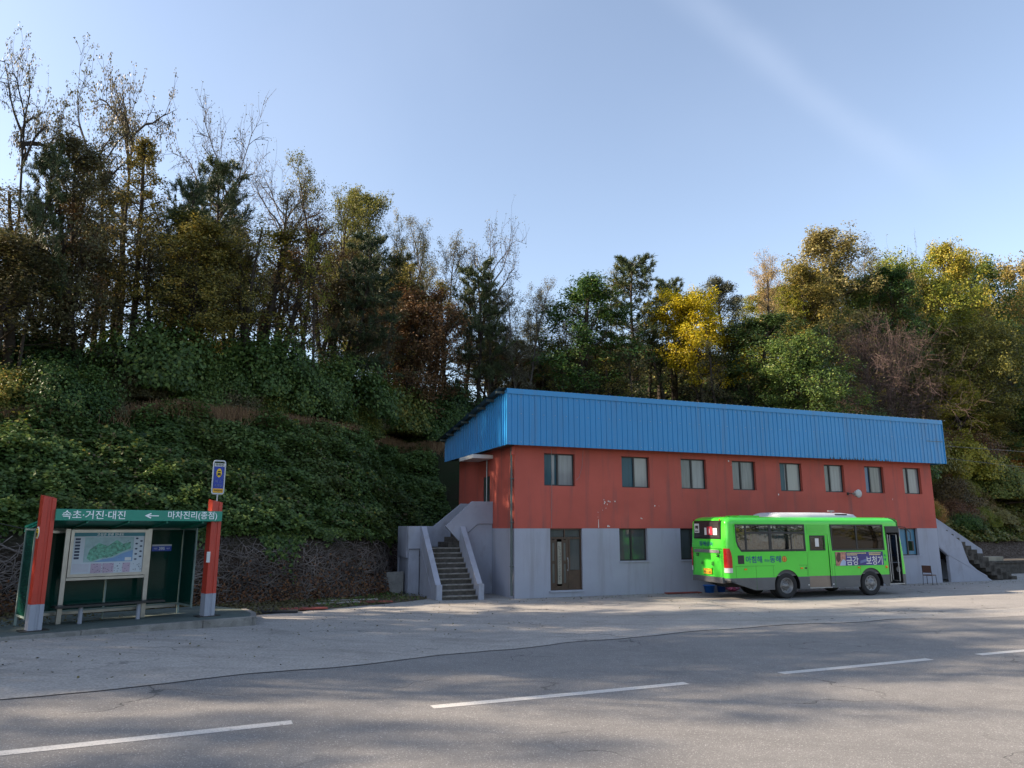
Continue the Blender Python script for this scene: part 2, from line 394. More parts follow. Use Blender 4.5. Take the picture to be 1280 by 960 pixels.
def hillmat():
    m, nt, b, o = newmat('hill earth'); p = N(nt, 'ShaderNodeNewGeometry').outputs['Position']
    c = mixc(nt, mapr(nt, noise(nt, p, .6, 6, .6), .35, .65, 0, 1), (.030, .026, .016), (.020, .028, .012))
    vn = noise(nt, scaled(nt, p, 1.2, 1.2, 4), 2.2, 6, .75, 2.5)
    c2 = mixc(nt, mapr(nt, vn, .47, .58, 0, 1), (.05, .034, .026), (.15, .12, .10))
    z = N(nt, 'ShaderNodeSeparateXYZ'); nt.links.new(p, z.inputs[0])
    f = mapr(nt, z.outputs[2], 1.7, 2.7, 1, 0)
    c = mixc(nt, f, c, c2)
    nt.links.new(c, b.inputs['Base Color']); b.inputs['Roughness'].default_value = .95; b.inputs['Specular IOR Level'].default_value = .1
    bn = N(nt, 'ShaderNodeBump'); bn.inputs['Strength'].default_value = 1; bn.inputs['Distance'].default_value = .08
    nt.links.new(vn, bn.inputs['Height']); nt.links.new(bn.outputs[0], b.inputs['Normal']); return m
HILL = hillmat()

# ground sheet to the horizon, the asphalt road, the concrete yard, the dirt verge
Sg = np.concatenate([[-3000, -600, -200], np.arange(-90, 120, 3), [200, 600, 3000]])
grid('ground', Sg, np.array([-3000, -600, -150, -40, -20, 0, 20, 40, 150, 600, 3000.]), lambda s, w: g(np.clip(s, -100, 100))-.012, DIRT)
def gsw(px, py):
    z = 0.
    for _ in range(25):
        r = ray(px, py); t = (z-H)/r[2]; s_, w_ = SW(r[0]*t, r[1]*t); z = float(g(s_))
    return s_, w_
_e = [gsw(*p) for p in ((0, 875), (160, 860), (300, 845), (470, 828), (620, 813), (800, 795))]
_es = [-60]+[p[0] for p in _e]+[3.4, 8, 12, 20, 40, 90]; _ew = [_e[0][1]-(60+_e[0][0])*.3]+[p[1] for p in _e]+[-9.95, -10.2, -11.0, -11.6, -12.5, -13]
def edge(s):   # seam between asphalt and concrete
    return np.interp(s, _es, _ew)+.09*np.sin(np.asarray(s)*1.7)+.25*fbm(s, 0*np.asarray(s), .6)
S1 = np.arange(-60, 90, .25)
def strip(name, S, lo, hi, off, m, n=8, kind='structure'):
    a = lo(S); b = hi(S); U = np.linspace(0, 1, n); SS = np.repeat(S[:, None], n, 1); WW = a[:, None]*(1-U)+b[:, None]*U
    P = Wv(SS, WW, g(SS)+off).reshape(-1, 3); i = np.arange(len(S)-1)[:, None]*n+np.arange(n-1)[None]
    return tag(link(name, mesh_np(name, P, np.stack([i, i+n, i+n+1, i+1], -1).reshape(-1, 4), smooth=True), m), kind=kind)
strip('road', S1, lambda s: s*0-45, edge, 0, ASPH)
def yard_back(s): return np.interp(s, [-60, -16, -10.2, -9.6, -5.5, -4.3, -3.3, -1, 23.4, 30, 90], [-24.5, -7, -5.2, -4.2, -1.3, -.3, .6, 9.0, 9.0, 5.2, 12.])+.18*fbm(s, s*0+3, .9)
strip('yard', S1, edge, yard_back, .004, YARD, 14)
JOINT = pm('joint tar', (.03, .03, .03), .9)
Sj = np.arange(-40, 9, .1)
strip('pavement_joint', Sj, lambda s: edge(s)-.012-.03*np.abs(fbm(s, s*0+5, 2.)), lambda s: edge(s)+.02+.05*np.abs(fbm(s, s*0, 3.)), .008, JOINT, 2)
PATCH = groundmat('dark asphalt patch', (.33, .315, .30), (.27, .26, .25), (.37, .355, .335), 35, .6, .3, (.08, .08, .08), .4, .4)
strip('asphalt_patch', np.arange(9.5, 46, .25), lambda s: s*0-9.2+.5*fbm(s, s*0+2, .4), lambda s: -6.2+1.2*fbm(s, s*0, .3)+.02*s, .008, PATCH, 4)

# worn white centre dashes
def paintmat():
    m, nt, b, o = newmat('road paint'); p = N(nt, 'ShaderNodeNewGeometry').outputs['Position']
    f = mapr(nt, noise(nt, p, 7, 6, .75), .40, .60, 1, 0)
    c = mixc(nt, mapr(nt, noise(nt, p, 45, 3), .42, .68, 0, .5), (.52, .51, .49), (.20, .20, .20))
    nt.links.new(c, b.inputs['Base Color']); b.inputs['Roughness'].default_value = .8
    tr = N(nt, 'ShaderNodeBsdfTransparent'); mxs = N(nt, 'ShaderNodeMixShader')
    nt.links.new(mapr(nt, noise(nt, p, 5, 7, .8), .62, .67, 0, 1), mxs.inputs[0]); nt.links.new(b.outputs[0], mxs.inputs[1]); nt.links.new(tr.outputs[0], mxs.inputs[2])
    nt.links.new(mxs.outputs[0], o.inputs[0]); return m
ROADP = paintmat()
_d = [gsw(*p) for p in ((-60, 948.5), (365, 903), (540, 884), (858, 854))]
for a, b, wa, wb_ in ((_d[0][0], _d[1][0], _d[0][1], _d[1][1]), (_d[2][0], _d[3][0], _d[2][1], _d[3][1]), (-.85, 3.15, -15.5, -15.42), (4.6, 10.0, -15.42, -15.42), (12, 17, -15.4, -15.4)):
    S = np.linspace(a, b, 30); c = lambda s: np.interp(s, [a, b], [wa, wb_])
    strip('lane_dash', S, lambda s: c(s)-.10, lambda s: c(s)+.10, .004, ROADP, 3)

# hill
Sh = np.concatenate([np.arange(-90, -30, 2.), np.arange(-30, 50, .5), np.arange(50, 121, 3.)])
Th = np.concatenate([[0, .2, .45, .7, 1.0, 1.5], np.arange(2, 30, .5), np.arange(30, 62, 3.)])
SS, TT = np.meshgrid(Sh, Th, indexing='ij'); WW = toe(SS)+TT
Z = hillz(SS, WW); Z[:, 0] = g(Sh)-.1
i_ = np.arange(len(Sh)-1)[:, None]*len(Th)+np.arange(len(Th)-1)[None]
tag(link('hillside', mesh_np('hillside', Wv(SS, WW, Z).reshape(-1, 3), np.stack([i_, i_+len(Th), i_+len(Th)+1, i_+1], -1).reshape(-1, 4), smooth=True), HILL), kind='structure')

# ------------------------------------------------------------------ the two storey building
B = empty('two_storey_building', (C0[0], C0[1], 0), PSI, 'long two storey building with red upper walls, grey ground floor and blue cladding', 'building')
LEN, DEP, ZB, ZT = 23.15, 7.2, 2.67, 6.25
up = [(1.3, 2.69), (4.9, 6.27), (7.88, 9.21), (10.63, 11.94), (13.34, 14.64), (16.02, 17.26), (18.6, 19.84), (21.18, 22.39)]
holes_up = [rect(a, b, 4.37, 5.68) for a, b in up]
lo_w = [(4.7, 6.04), (7.70, 9.04), (10.6, 11.9), (13.3, 14.6), (16.0, 17.3), (20.55, 21.75)]
def wallfn(co): return co
link('upper_wall', panel([rect(0, LEN, ZB, ZT)]+holes_up, 0, .24), RED, B)
# ground floor: door and windows reach up to the red band, so the plate is a comb
o = [(0, -.3), (LEN, -.3), (LEN, ZB)]
for a, b, z in sorted([(a, b, 1.35) for a, b in lo_w]+[(1.54, 2.97, .26)], key=lambda q: -q[0]):
    o += [(b, ZB), (b, z), (a, z), (a, ZB)]
o += [(0, ZB)]
link('lower_wall', panel([o], .003, .243), GREY, B)
# end walls, depth along y ; the left one has a doorway at the stair head
def endwall(x0, x1, door):
    mr = MB(); mg = MB()
    f = lambda lst, z0, z1, mb: [mb.box(x0, x1, a, b, z0, z1) for a, b in lst]
    if door:
        f([(.24, 2.85), (3.75, DEP)], ZB, ZT, mr); f([(2.85, 3.75)], 4.9, ZT, mr)
    else: f([(.24, DEP)], ZB, ZT, mr)
    mg.box(x0, x1, .243, DEP, -.3, ZB)
    mr.build('end_wall', RED, B); mg.build('end_wall', GREY, B)
endwall(0, .24, True); endwall(LEN-.24, LEN, False)
MB().box(.24, LEN-.24, DEP-.24, DEP, -.3, ZT).build('back_wall', RED, B)
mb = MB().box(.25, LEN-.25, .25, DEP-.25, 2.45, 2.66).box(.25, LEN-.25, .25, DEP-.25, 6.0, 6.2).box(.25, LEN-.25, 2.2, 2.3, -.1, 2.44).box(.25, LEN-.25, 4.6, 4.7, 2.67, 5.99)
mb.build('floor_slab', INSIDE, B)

def window(a, b, z0, z1, mats, split=.5, y=.13):
    fr = MB(); t = .05
    fr.box(a, b, y, y+.08, z0, z0+t).box(a, b, y, y+.08, z1-t, z1).box(a, a+t, y, y+.08, z0+t, z1-t).box(b-t, b, y, y+.08, z0+t, z1-t)
    m = a+(b-a)*split; fr.box(m-.035, m+.035, y-.01, y+.07, z0+t, z1-t)
    o = fr.build('window', DARKFR, B)
    for (p, q, mt, yy) in ((a+t, m-.035, mats[0], y+.04), (m+.035, b-t, mats[1], y+.025)):
        pn = MB().box(p, q, yy, yy+.01, z0+t, z1-t).build('pane', mt, o)
    return o
PF2 = panemat('dull frosted pane', (.17, .18, .185), streak=.5); PF3 = panemat('pale curtain pane', (.29, .29, .28), streak=.15)
kinds = [(PTEAL, PFROST, .47), (PTEAL, PF3, .48), (PF2, PFROST, .47), (PF2, PF2, .42), (PTEAL, PF3, .38), (PF2, PFROST, .36), (PBLUE, PF2, .36), (PF2, PFROST, .36)]
for i, ((a, b), k) in enumerate(zip(up, kinds)):
    w_ = window(a, b, 4.37, 5.68, k[:2], k[2])
    if i in (0, 4):   # narrow slat of blind between the sashes
        MB().box(a+.40, a+.52, .160, .166, 4.43, 5.62).build('blind', PFROST, w_)
for i, (a, b) in enumerate(lo_w):
    window(a, b, 1.35, ZB-.002, (PSHUT, PSHUT) if i == 5 else (PDARK, PDARK), .47 if i != 5 else .5)
    MB().box(a-.03, b+.06, -.035, .13, 1.29, 1.348).build('window_sill', GREY, B)
# entrance door with side light and transom
D = empty('door', (0, 0, 0)); D.parent = B
fr = MB(); y = .10; a, b, z0, z1 = 1.54, 2.97, .26, ZB-.002
fr.box(a, b, y, y+.09, z0, z0+.05).box(a, b, y, y+.09, z1-.06, z1).box(a, a+.06, y, y+.09, z0+.05, z1-.06).box(b-.06, b, y, y+.09, z0+.05, z1-.06)
fr.box(a+.06, b-.06, y, y+.09, 2.25, 2.33).box(2.40, 2.46, y, y+.09, z0+.05, 2.25).box(2.2, 2.25, y, y+.09, 2.33, z1-.06).box(2.46, b-.06, y+.02, y+.07, .31, 1.02)
fr.build('door_frame', WOOD, D)
lf = MB().box(1.6, 2.40, y+.03, y+.05, .31, .42)
for x0, x1 in ((1.6, 1.68), (1.78, 1.88), (2.10, 2.18), (2.28, 2.40)): lf.box(x0, x1, y+.015, y+.065, .42, 2.25)
for z in (.42, 1.28, 2.1): lf.box(1.68, 1.78, y+.02, y+.06, z, z+.12).box(2.18, 2.28, y+.02, y+.06, z, z+.12)
lf.build('door_leaf', WOOD, D)
MB().box(1.66, 1.80, y+.03, y+.04, .5, 2.12).box(2.16, 2.30, y+.03, y+.04, .5, 2.12).build('door_glass', panemat('dim ribbed glass', (.11, .115, .10), coat=.4), D)
SIGNP = pm('plaque', (.27, .25, .20), .5, var=.2)
MB().box(1.90, 2.08, y-.005, y+.012, .5, 2.14).build('plaque', SIGNP, D)
INK = pm('dark ink', (.02, .02, .022), .6, var=0, fine=0)
mb = MB(); rr_ = random.Random(3)
for k in range(22):
    z = 1.98-k*.066
    for j in range(4):
        x = 1.935+rr_.random()*.09; dz = rr_.random()*.035
        mb.box(x, x+.012+rr_.random()*.03, y-.008, y-.0052, z-dz, z-dz+.010)
mb.build('plaque_lettering', INK, D)
MB().box(2.46, b-.06, y+.04, y+.05, 1.03, 2.24).box(a+.07, 2.19, y+.04, y+.05, 2.34, z1-.07).box(2.26, b-.07, y+.04, y+.05, 2.34, z1-.07).build('side_light', PDARK, D)
MB().tube([(2.345, y-.03, 1.02), (2.345, y-.05, 1.1), (2.345, y-.05, 1.42), (2.345, y-.03, 1.5)], .012).box(2.325, 2.365, y-.02, y+.014, 1.0, 1.06).box(2.325, 2.365, y-.02, y+.014, 1.45, 1.52).build('handle', STEEL, D)
MB().box(a-.05, b+.05, -.06, .1, .19, .258).build('door_step', GREY, B)

# cladding: ribbed sheet, front and ends, capped by a flashing
def ribs(L, depth=.03, pitch=.25):
    p = []; x = 0
    while x < L:
        for dx_, d in ((0, 0), (pitch*.70, 0), (pitch*.76, -depth), (pitch*.94, -depth)):
            if x+dx_ < L: p.append((x+dx_, d))
        x += pitch
    p.append((L, 0)); return p
OV, SZ0, SZ1 = .5, 5.91, 8.14
SL = (SZ1-7.02)/8.3                                      # roof fall to the back
def cladding(name, L, zt0, zt1, zb, M, n=8):
    pr = ribs(L, .03 if L > 12 else .055); vs = []; fs = []
    for x, d in pr: vs += [M @ Vector((x, d, zb)), M @ Vector((x, d, zt0+(zt1-zt0)*x/L))]
    for i in range(len(pr)-1): fs.append((2*i, 2*i+2, 2*i+3, 2*i+1))
    return MB().add(vs, fs).build(name, BLUE, B, fix=False)
Mf = Matrix.Translation((-OV, -OV, 0)); Lf = LEN+2*OV
fc = cladding('front_cladding', Lf, SZ1-.13, SZ1-.13, SZ0, Mf)
Ml = Matrix.Translation((-OV, DEP+.9, 0)) @ Matrix.Rotation(-pi/2, 4, 'Z')
Le = DEP+.9+OV
cladding('end_cladding', Le, SZ1-SL*Le-.02, SZ1-.02, SZ0, Ml)
Mr = Matrix.Translation((LEN+OV, -OV, 0)) @ Matrix.Rotation(pi/2, 4, 'Z')
cladding('end_cladding', Le, SZ1-.02, SZ1-SL*Le-.02, SZ0, Mr)
fl = MB()
for k in range(9):
    x0 = -OV-.03+k*(Lf+.06)/9; x1 = -OV-.03+(k+1)*(Lf+.06)/9
    fl.box(x0, x1-.004, -OV-.05+.003*(k % 2), -OV-.035, SZ1-.20, SZ1+.012).box(x0, x1-.004, -OV-.034, -OV+.2, SZ1-.0, SZ1+.012)
fl.box(-OV-.04, -OV-.002, -OV-.034, -OV+.05, SZ0, SZ1-.01); fl.box(LEN+OV+.002, LEN+OV+.04, -OV-.034, -OV+.05, SZ0, SZ1-.01)
fl.build('flashing', BLUE, B)
# roofing screws in rows
sc_ = MB()
for zz in (SZ1-.30, SZ1-.98, SZ0+.12):
    k = 0; x = .085
    while x < Lf:
        if k % 2 == 0: sc_.lathe([(0, -.012), (.014, -.010), (.018, 0)], 'y', (x-OV, -OV-.002, zz), 6)
        x += .25; k += 1
sc_.build('screws', STEEL, fc)
tr = MB(); rq = random.Random(5)                       # dark torn edge along the foot of the cladding
x = 15.9
while x < 19.8:
    wd = .03+rq.random()*.09; tr.prism([(x, SZ0-.01), (x+wd, SZ0-.01), (x+wd*.5, SZ0+.04+rq.random()*.09)], -OV-.034, -OV-.030); x += wd+.02+rq.random()*.12
tr.build('torn_edge', INK, fc)
MB().box(22.4, 23.6, -OV-.034, -OV-.029, 7.02, 7.05).build('seam', ROOFD, fc)
# roof sheet with purlin ends showing past the gable
rf = MB(); yb = DEP+1.25; zt_ = SZ1+.015
pr = ribs(LEN+2*OV+.75, .03, .3); vs = []
for x, d in pr:
    vs += [(x-OV-.4, -OV-.02, zt_-d), (x-OV-.4, yb, zt_-SL*(yb+OV)-d)]
rf.add(vs, [(2*i, 2*i+1, 2*i+3, 2*i+2) for i in range(len(pr)-1)])
rfo = rf.build('roof', ROOFD, B, fix=False)
pu = MB()
for k in range(8):
    y0 = -OV+.25+k*1.13; z = zt_-SL*(y0+OV)
    pu.box(-OV-.38, LEN+OV+.3, y0, y0+.06, z-.15, z-.05)
pu.build('purlin', ROOFD, B)
MB().box(-OV+.02, LEN+OV-.02, -OV+.02, -.004, SZ0+.05, SZ0+.08).box(-OV+.02, -.004, .0, DEP+.8, SZ0+.05, SZ0+.08).box(LEN+.004, LEN+OV-.02, 0, DEP+.8, SZ0+.05, SZ0+.08).build('soffit', ROOFD, B)
# canopy slab over the stair door, dark sheet as shade in the open doorway, drainpipe, hanging wires
MB().box(-.92, .0-.004, 2.45, 4.35, 5.62, 5.78).build('canopy', WHITE, B, bevel=.01)
MB().box(.03, .07, 2.88, 3.72, 2.72, 4.88).build('doorway_shade', PDARK, B)
MB().tube([(-.05, 3.1, 5.6), (-.05, 3.1, 3.6), (-.12, 3.08, 2.9)], .03).build('pole', STEEL, B)
mb = MB().tube([(-.09, .09, 5.9), (-.09, .09, .35), (-.11, .02, .12)], .045, 10)
for z in (1.2, 2.9, 4.6): mb.box(-.15, .0, .03, .15, z, z+.03)
mb.build('drainpipe', ROOFD, B)
mb = MB().tube([(-.07, -.03, 5.9), (-.07, -.03, 5.55)], .07, 8); mb.build('pipe_collar', RED, B)
GW = pm('cable grey', (.30, .28, .27), .7)
mb = MB().tube([(1.62, -.012, 5.9), (1.63, -.012, 4.3), (1.60, -.012, 2.7)], .007, 5).tube([(3.08, -.012, 5.88), (3.02, -.012, 5.2), (2.88, -.012, 4.75), (2.72, -.012, 4.6)], .006, 5)
mb.build('wire', GW, B)
# chips where the red paint has come off
ch = MB(); rq = random.Random(11)
for cx, cz, n, sp in ((4.2, 3.7, 7, .12), (3.9, 3.45, 2, .08), (3.75, 3.2, 2, .06), (4.3, 2.8, 2, .08), (5.77, 3.1, 2, .04), (6.6, 3.62, 2, .07), (20.3, 4.1, 2, .04), (13.2, 4.2, 1, .02), (10.4, 5.45, 2, .1)):
    for k in range(n):
        x = cx+rq.gauss(0, sp); z = cz+rq.gauss(0, sp); r = .008+rq.random()*.022
        ch.prism([(x+r*(.5+rq.random())*cos(a_), z+r*(.5+rq.random()*1.6)*sin(a_)) for a_ in np.linspace(0, 2*pi, 7)[:-1]], -.003, .001)
ch.prism([(3.72, 2.7), (3.75, 2.7), (3.745, 3.02), (3.73, 3.05)], -.003, .001)
ch.build('paint_chip', WHITE, B)

# ------------------------------------------------------------------ stairs at the near end
def stair_left():
    T = empty('concrete_staircase', (C0[0], C0[1], 0), PSI, 'grey concrete staircase with worn steps turning up to the left end of the building', 'staircase')
    zl, zf = 1.9, 2.72; n1 = 10
    st = MB(); tr_ = MB(); nr = random.Random(12)
    for k in range(n1):
        y0 = .12+k*.25; z1 = zl*(k+1)/n1
        st.box(-2.90, -1.46, y0, 2.62, -.15 if k == 0 else zl*k/n1-.06, z1-.045)
        xx = -2.90                                     # chipped tread slabs with an uneven nose
        while xx < -1.47:
            x2 = min(-1.46, xx+nr.uniform(.12, .4)); tr_.box(xx, x2-.003, y0-.03+nr.uniform(-.012, .03), y0+.26, z1-.048, z1-nr.uniform(0, .008)); xx = x2
    st.build('riser', STEPC, T); tr_.build('tread', TREADC, T, bevel=.006)  # treads paler and risers darker to set the steps apart
    s2 = MB().box(-3.5, -1.2, 2.62, 4.15, zl-.35, zl)
    for k in range(4): s2.box(-1.9+k*.28, -.86, 2.62, 4.15, zl+k*.205-.01, zl+(k+1)*.205)
    s2.box(-.86, -.004, 2.63, 4.14, zf-.25, zf).build('landing', STEPC, T)
    pr_ = MB()
    # left parapet of the first flight, its base and end post
    pr_.prism([(.0, -.2), (2.5, -.2), (2.5, zl-.05), (2.62, zl+.86), (2.4, zl+.86), (.16, .60), (0, .60)], -3.12, -2.90, 'yz')
    pr_.prism([(.0, -.2), (2.5, -.2), (2.5, 1.9), (2.62, zl+.86), (2.4, zl+.86), (.20, .60), (0, .60)], -1.46, -1.24, 'yz')
    pr_.build('parapet', GREYS, T, bevel=.012)
    p2 = MB()
    # landing block and its parapets
    p2.box(-3.58, -3.13, 2.56, 2.70, -.2, 1.84)
    p2.box(-3.64, -2.95, 2.46, 2.555, 1.86, 2.76)
    p2.box(-3.64, -3.52, 2.70, 4.15, 1.5, 2.76); p2.box(-3.58, -3.45, 2.70, 4.15, -.2, 1.5)
    p2.prism([(-3.64, -.2), (-.004, -.2), (-.004, 3.75), (-.85, 3.75), (-2.1, 2.76), (-3.64, 2.76)], 4.16, 4.30)
    p2.build('parapet', GREYS, T, bevel=.012)
    p3 = MB()
    p3.prism([(-2.08, 2.76), (-1.50, 2.16), (-.68, 2.86), (-.004, 2.86), (-.004, 3.79), (-.92, 3.79)], 2.44, 2.60)
    p3.prism([(-1.235, -.2), (-.005, -.2), (-.005, 2.855), (-.66, 2.855), (-1.235, 2.36)], 2.50, 2.615)
    p3.build('parapet', GREYS, T, bevel=.01)
    # shallow raking ledge on the outer face
    lg = MB().prism([(2.42, 1.98), (2.5, 1.98), (2.5, 1.80), (2.2, 1.62), (.75, .32), (.75, .42), (2.15, 1.74)], -3.135, -3.121, 'yz')
    lg.build('ledge', GREYS, T)
    rb = MB(); q = random.Random(2)
    for k in range(26):
        x = -3.9+q.random()*1.0; y = 2.15+q.random()*.35; r = .03+q.random()*.07
        rb.lathe([(0, 0), (r, r*.2), (r*.7, r*.8), (0, r)], 'z', (x, y, 0), 6, sm=False)
    rb.build('rubble', CONC, T)
stair_left()
def stair_right():
    T = empty('concrete_staircase', (C0[0], C0[1], 0), PSI, 'grey concrete staircase beyond the bus going up to the right end of the building', 'staircase')
    x0 = LEN+.005
    n = 13; xs = np.linspace(23.7, 28.9, n+1); st = MB()
    for k in range(n):
        st.box(xs[n-k-1]-.3 if k < n-1 else x0, xs[n-k], .17, 1.85, max(-.2, 2.6*(k+1)/n-.55), 2.6*(k+1)/n-.02)
    st.build('steps', STEPC, T)
    p = MB()
    p.prism([(x0, 1.72), (23.75, 1.30), (23.75, -.2), (26.75, -.2), (26.75, .02), (26.0, .38), (25.2, .92), (24.95, 1.5), (24.8, 1.98), (x0, 2.93)], .0, .16)
    p.build('parapet', GREYS, T, bevel=.012)
    p = MB()
    p.prism([(x0, -.2), (30.1, -.2), (29.9, .05), (29.2, .5), (28.85, .95), (28.8, 1.52), (25.2, 3.36), (x0, 3.36)], 1.86, 2.02)
    p.build('parapet', GREYS, T, bevel=.012)
    p = MB().prism([(x0, 1.78), (23.7, 1.36), (26.4, .18), (26.4, .26), (23.75, 1.42), (x0, 1.86)], -.014, -.001)
    p.build('ledge', GREYS, T)
    MB().box(x0+.35, 23.75, .5, .9, .62, .80).build('shelf_board', WHITE, T)
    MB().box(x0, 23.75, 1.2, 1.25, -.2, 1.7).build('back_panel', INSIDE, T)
stair_right()
CPT = None
# low block wall stub left of the stairs, ledge and block beyond the right stairs
o = MB().prism([(-5.3, -.1), (-3.66, -.1), (-3.66, .95), (-4.6, .92), (-5.0, .6), (-5.3, .3)], 3.0, 3.2).build('low_wall', CONC)
o.location = (C0[0], C0[1], 0); o.rotation_euler = (0, 0, PSI); tag(o, 'broken low concrete wall stub beside the left staircase at the foot of the bank', 'wall')
o = MB().prism([(30.4, -.1), (60, -.1), (60, .75), (33, .75), (30.4, .62)], 3.6, 3.9).prism([(30.4, .62), (60, .75), (60, .79), (30.4, .66)], 3.5, 7.5).build('retaining_wall', STEPC)
o.location = (C0[0], C0[1], 0); o.rotation_euler = (0, 0, PSI); tag(o, 'low concrete retaining wall beyond the right staircase at the foot of the hill', 'wall')
BLK = pm('pale block', (.30, .27, .21), .9, var=.3)
o = MB().box(32.0, 33.8, 4.2, 4.6, .7, .98).build('concrete_block', BLK, bevel=.03)
o.location = (C0[0], C0[1], 0); o.rotation_euler = (0, 0, PSI); tag(o, 'pale concrete block lying on the low retaining wall at the right edge', 'block')

# horn speaker on the facade
T = empty('horn_speaker', tuple(W(17.45, -.02, 4.30)), PSI, 'round grey horn on a short bracket on the red wall under the sixth upper window', 'speaker')
LG = pm('light grey plastic', (.42, .43, .42), .5)
MB().lathe([(.0, -.50), (.05, -.5), (.19, -.50), (.20, -.47), (.15, -.34), (.08, -.22), (.06, -.14), (.0, -.13)], 'y', (.1, 0, 0), 18).build('horn', LG, T)
MB().tube([(-.06, 0, .02), (-.02, -.12, .02), (.08, -.18, 0)], .018).box(-.12, -.02, -.01, .02, -.06, .08).build('bracket', DARKFR, T)

# ------------------------------------------------------------------ city bus
BG = pm('green bus paint', (.07, .62, .04), .28, var=.03, fine=.0, spec=.5, coat=.6, dirt=(.06, .42, .04), dirt_amt=.3, dirt_scale=(1, 1, 2))
BGR = pm('grey bus skirt', (.085, .09, .10), .5, var=.15, dirt=(.13, .12, .11), dirt_amt=.5, dirt_scale=(2, 2, 3))
def lined(m):
    nt = m.node_tree; b = [n for n in nt.nodes if n.type == 'BSDF_PRINCIPLED'][0]; src = b.inputs['Base Color'].links[0].from_socket
    nt.links.new(mixc(nt, N(nt, 'ShaderNodeNewGeometry').outputs['Backfacing'], src, (.05, .05, .052)), b.inputs['Base Color'])
lined(BG); lined(BGR)      # the shell is painted outside and lined dark inside
BLK2 = pm('black trim', (.012, .012, .013), .45, var=.2)
RUB = pm('tyre rubber', (.018, .018, .019), .85, var=.2, bump=.3)
RIM = pm('wheel steel', (.22, .22, .22), .45, metal=.5, var=.2, vs=8)
SEATM = pm('seat cloth', (.03, .05, .10), .8, var=.3)
BINT = pm('bus inside', (.20, .20, .20), .8, var=.1)
ORG = pm('orange lens', (.75, .22, .01), .25, var=.05); REDL = pm('red lens', (.45, .015, .012), .2, var=.1, coat=.5); CLR = pm('clear lens', (.6, .6, .6), .2)
BGL = glassmat('bus glass', (.80, .90, .90), .95, .015, .26); DGL = glassmat('dark bus glass', (.55, .60, .58), .75, .015, .12)
NAVY = pm('navy lettering', (.008, .05, .20), .5, var=0, fine=0); PAPER = pm('paper', (.62, .63, .62), .6, var=.1)
YEL = pm('yellow plate', (.80, .42, .02), .5, var=.05)
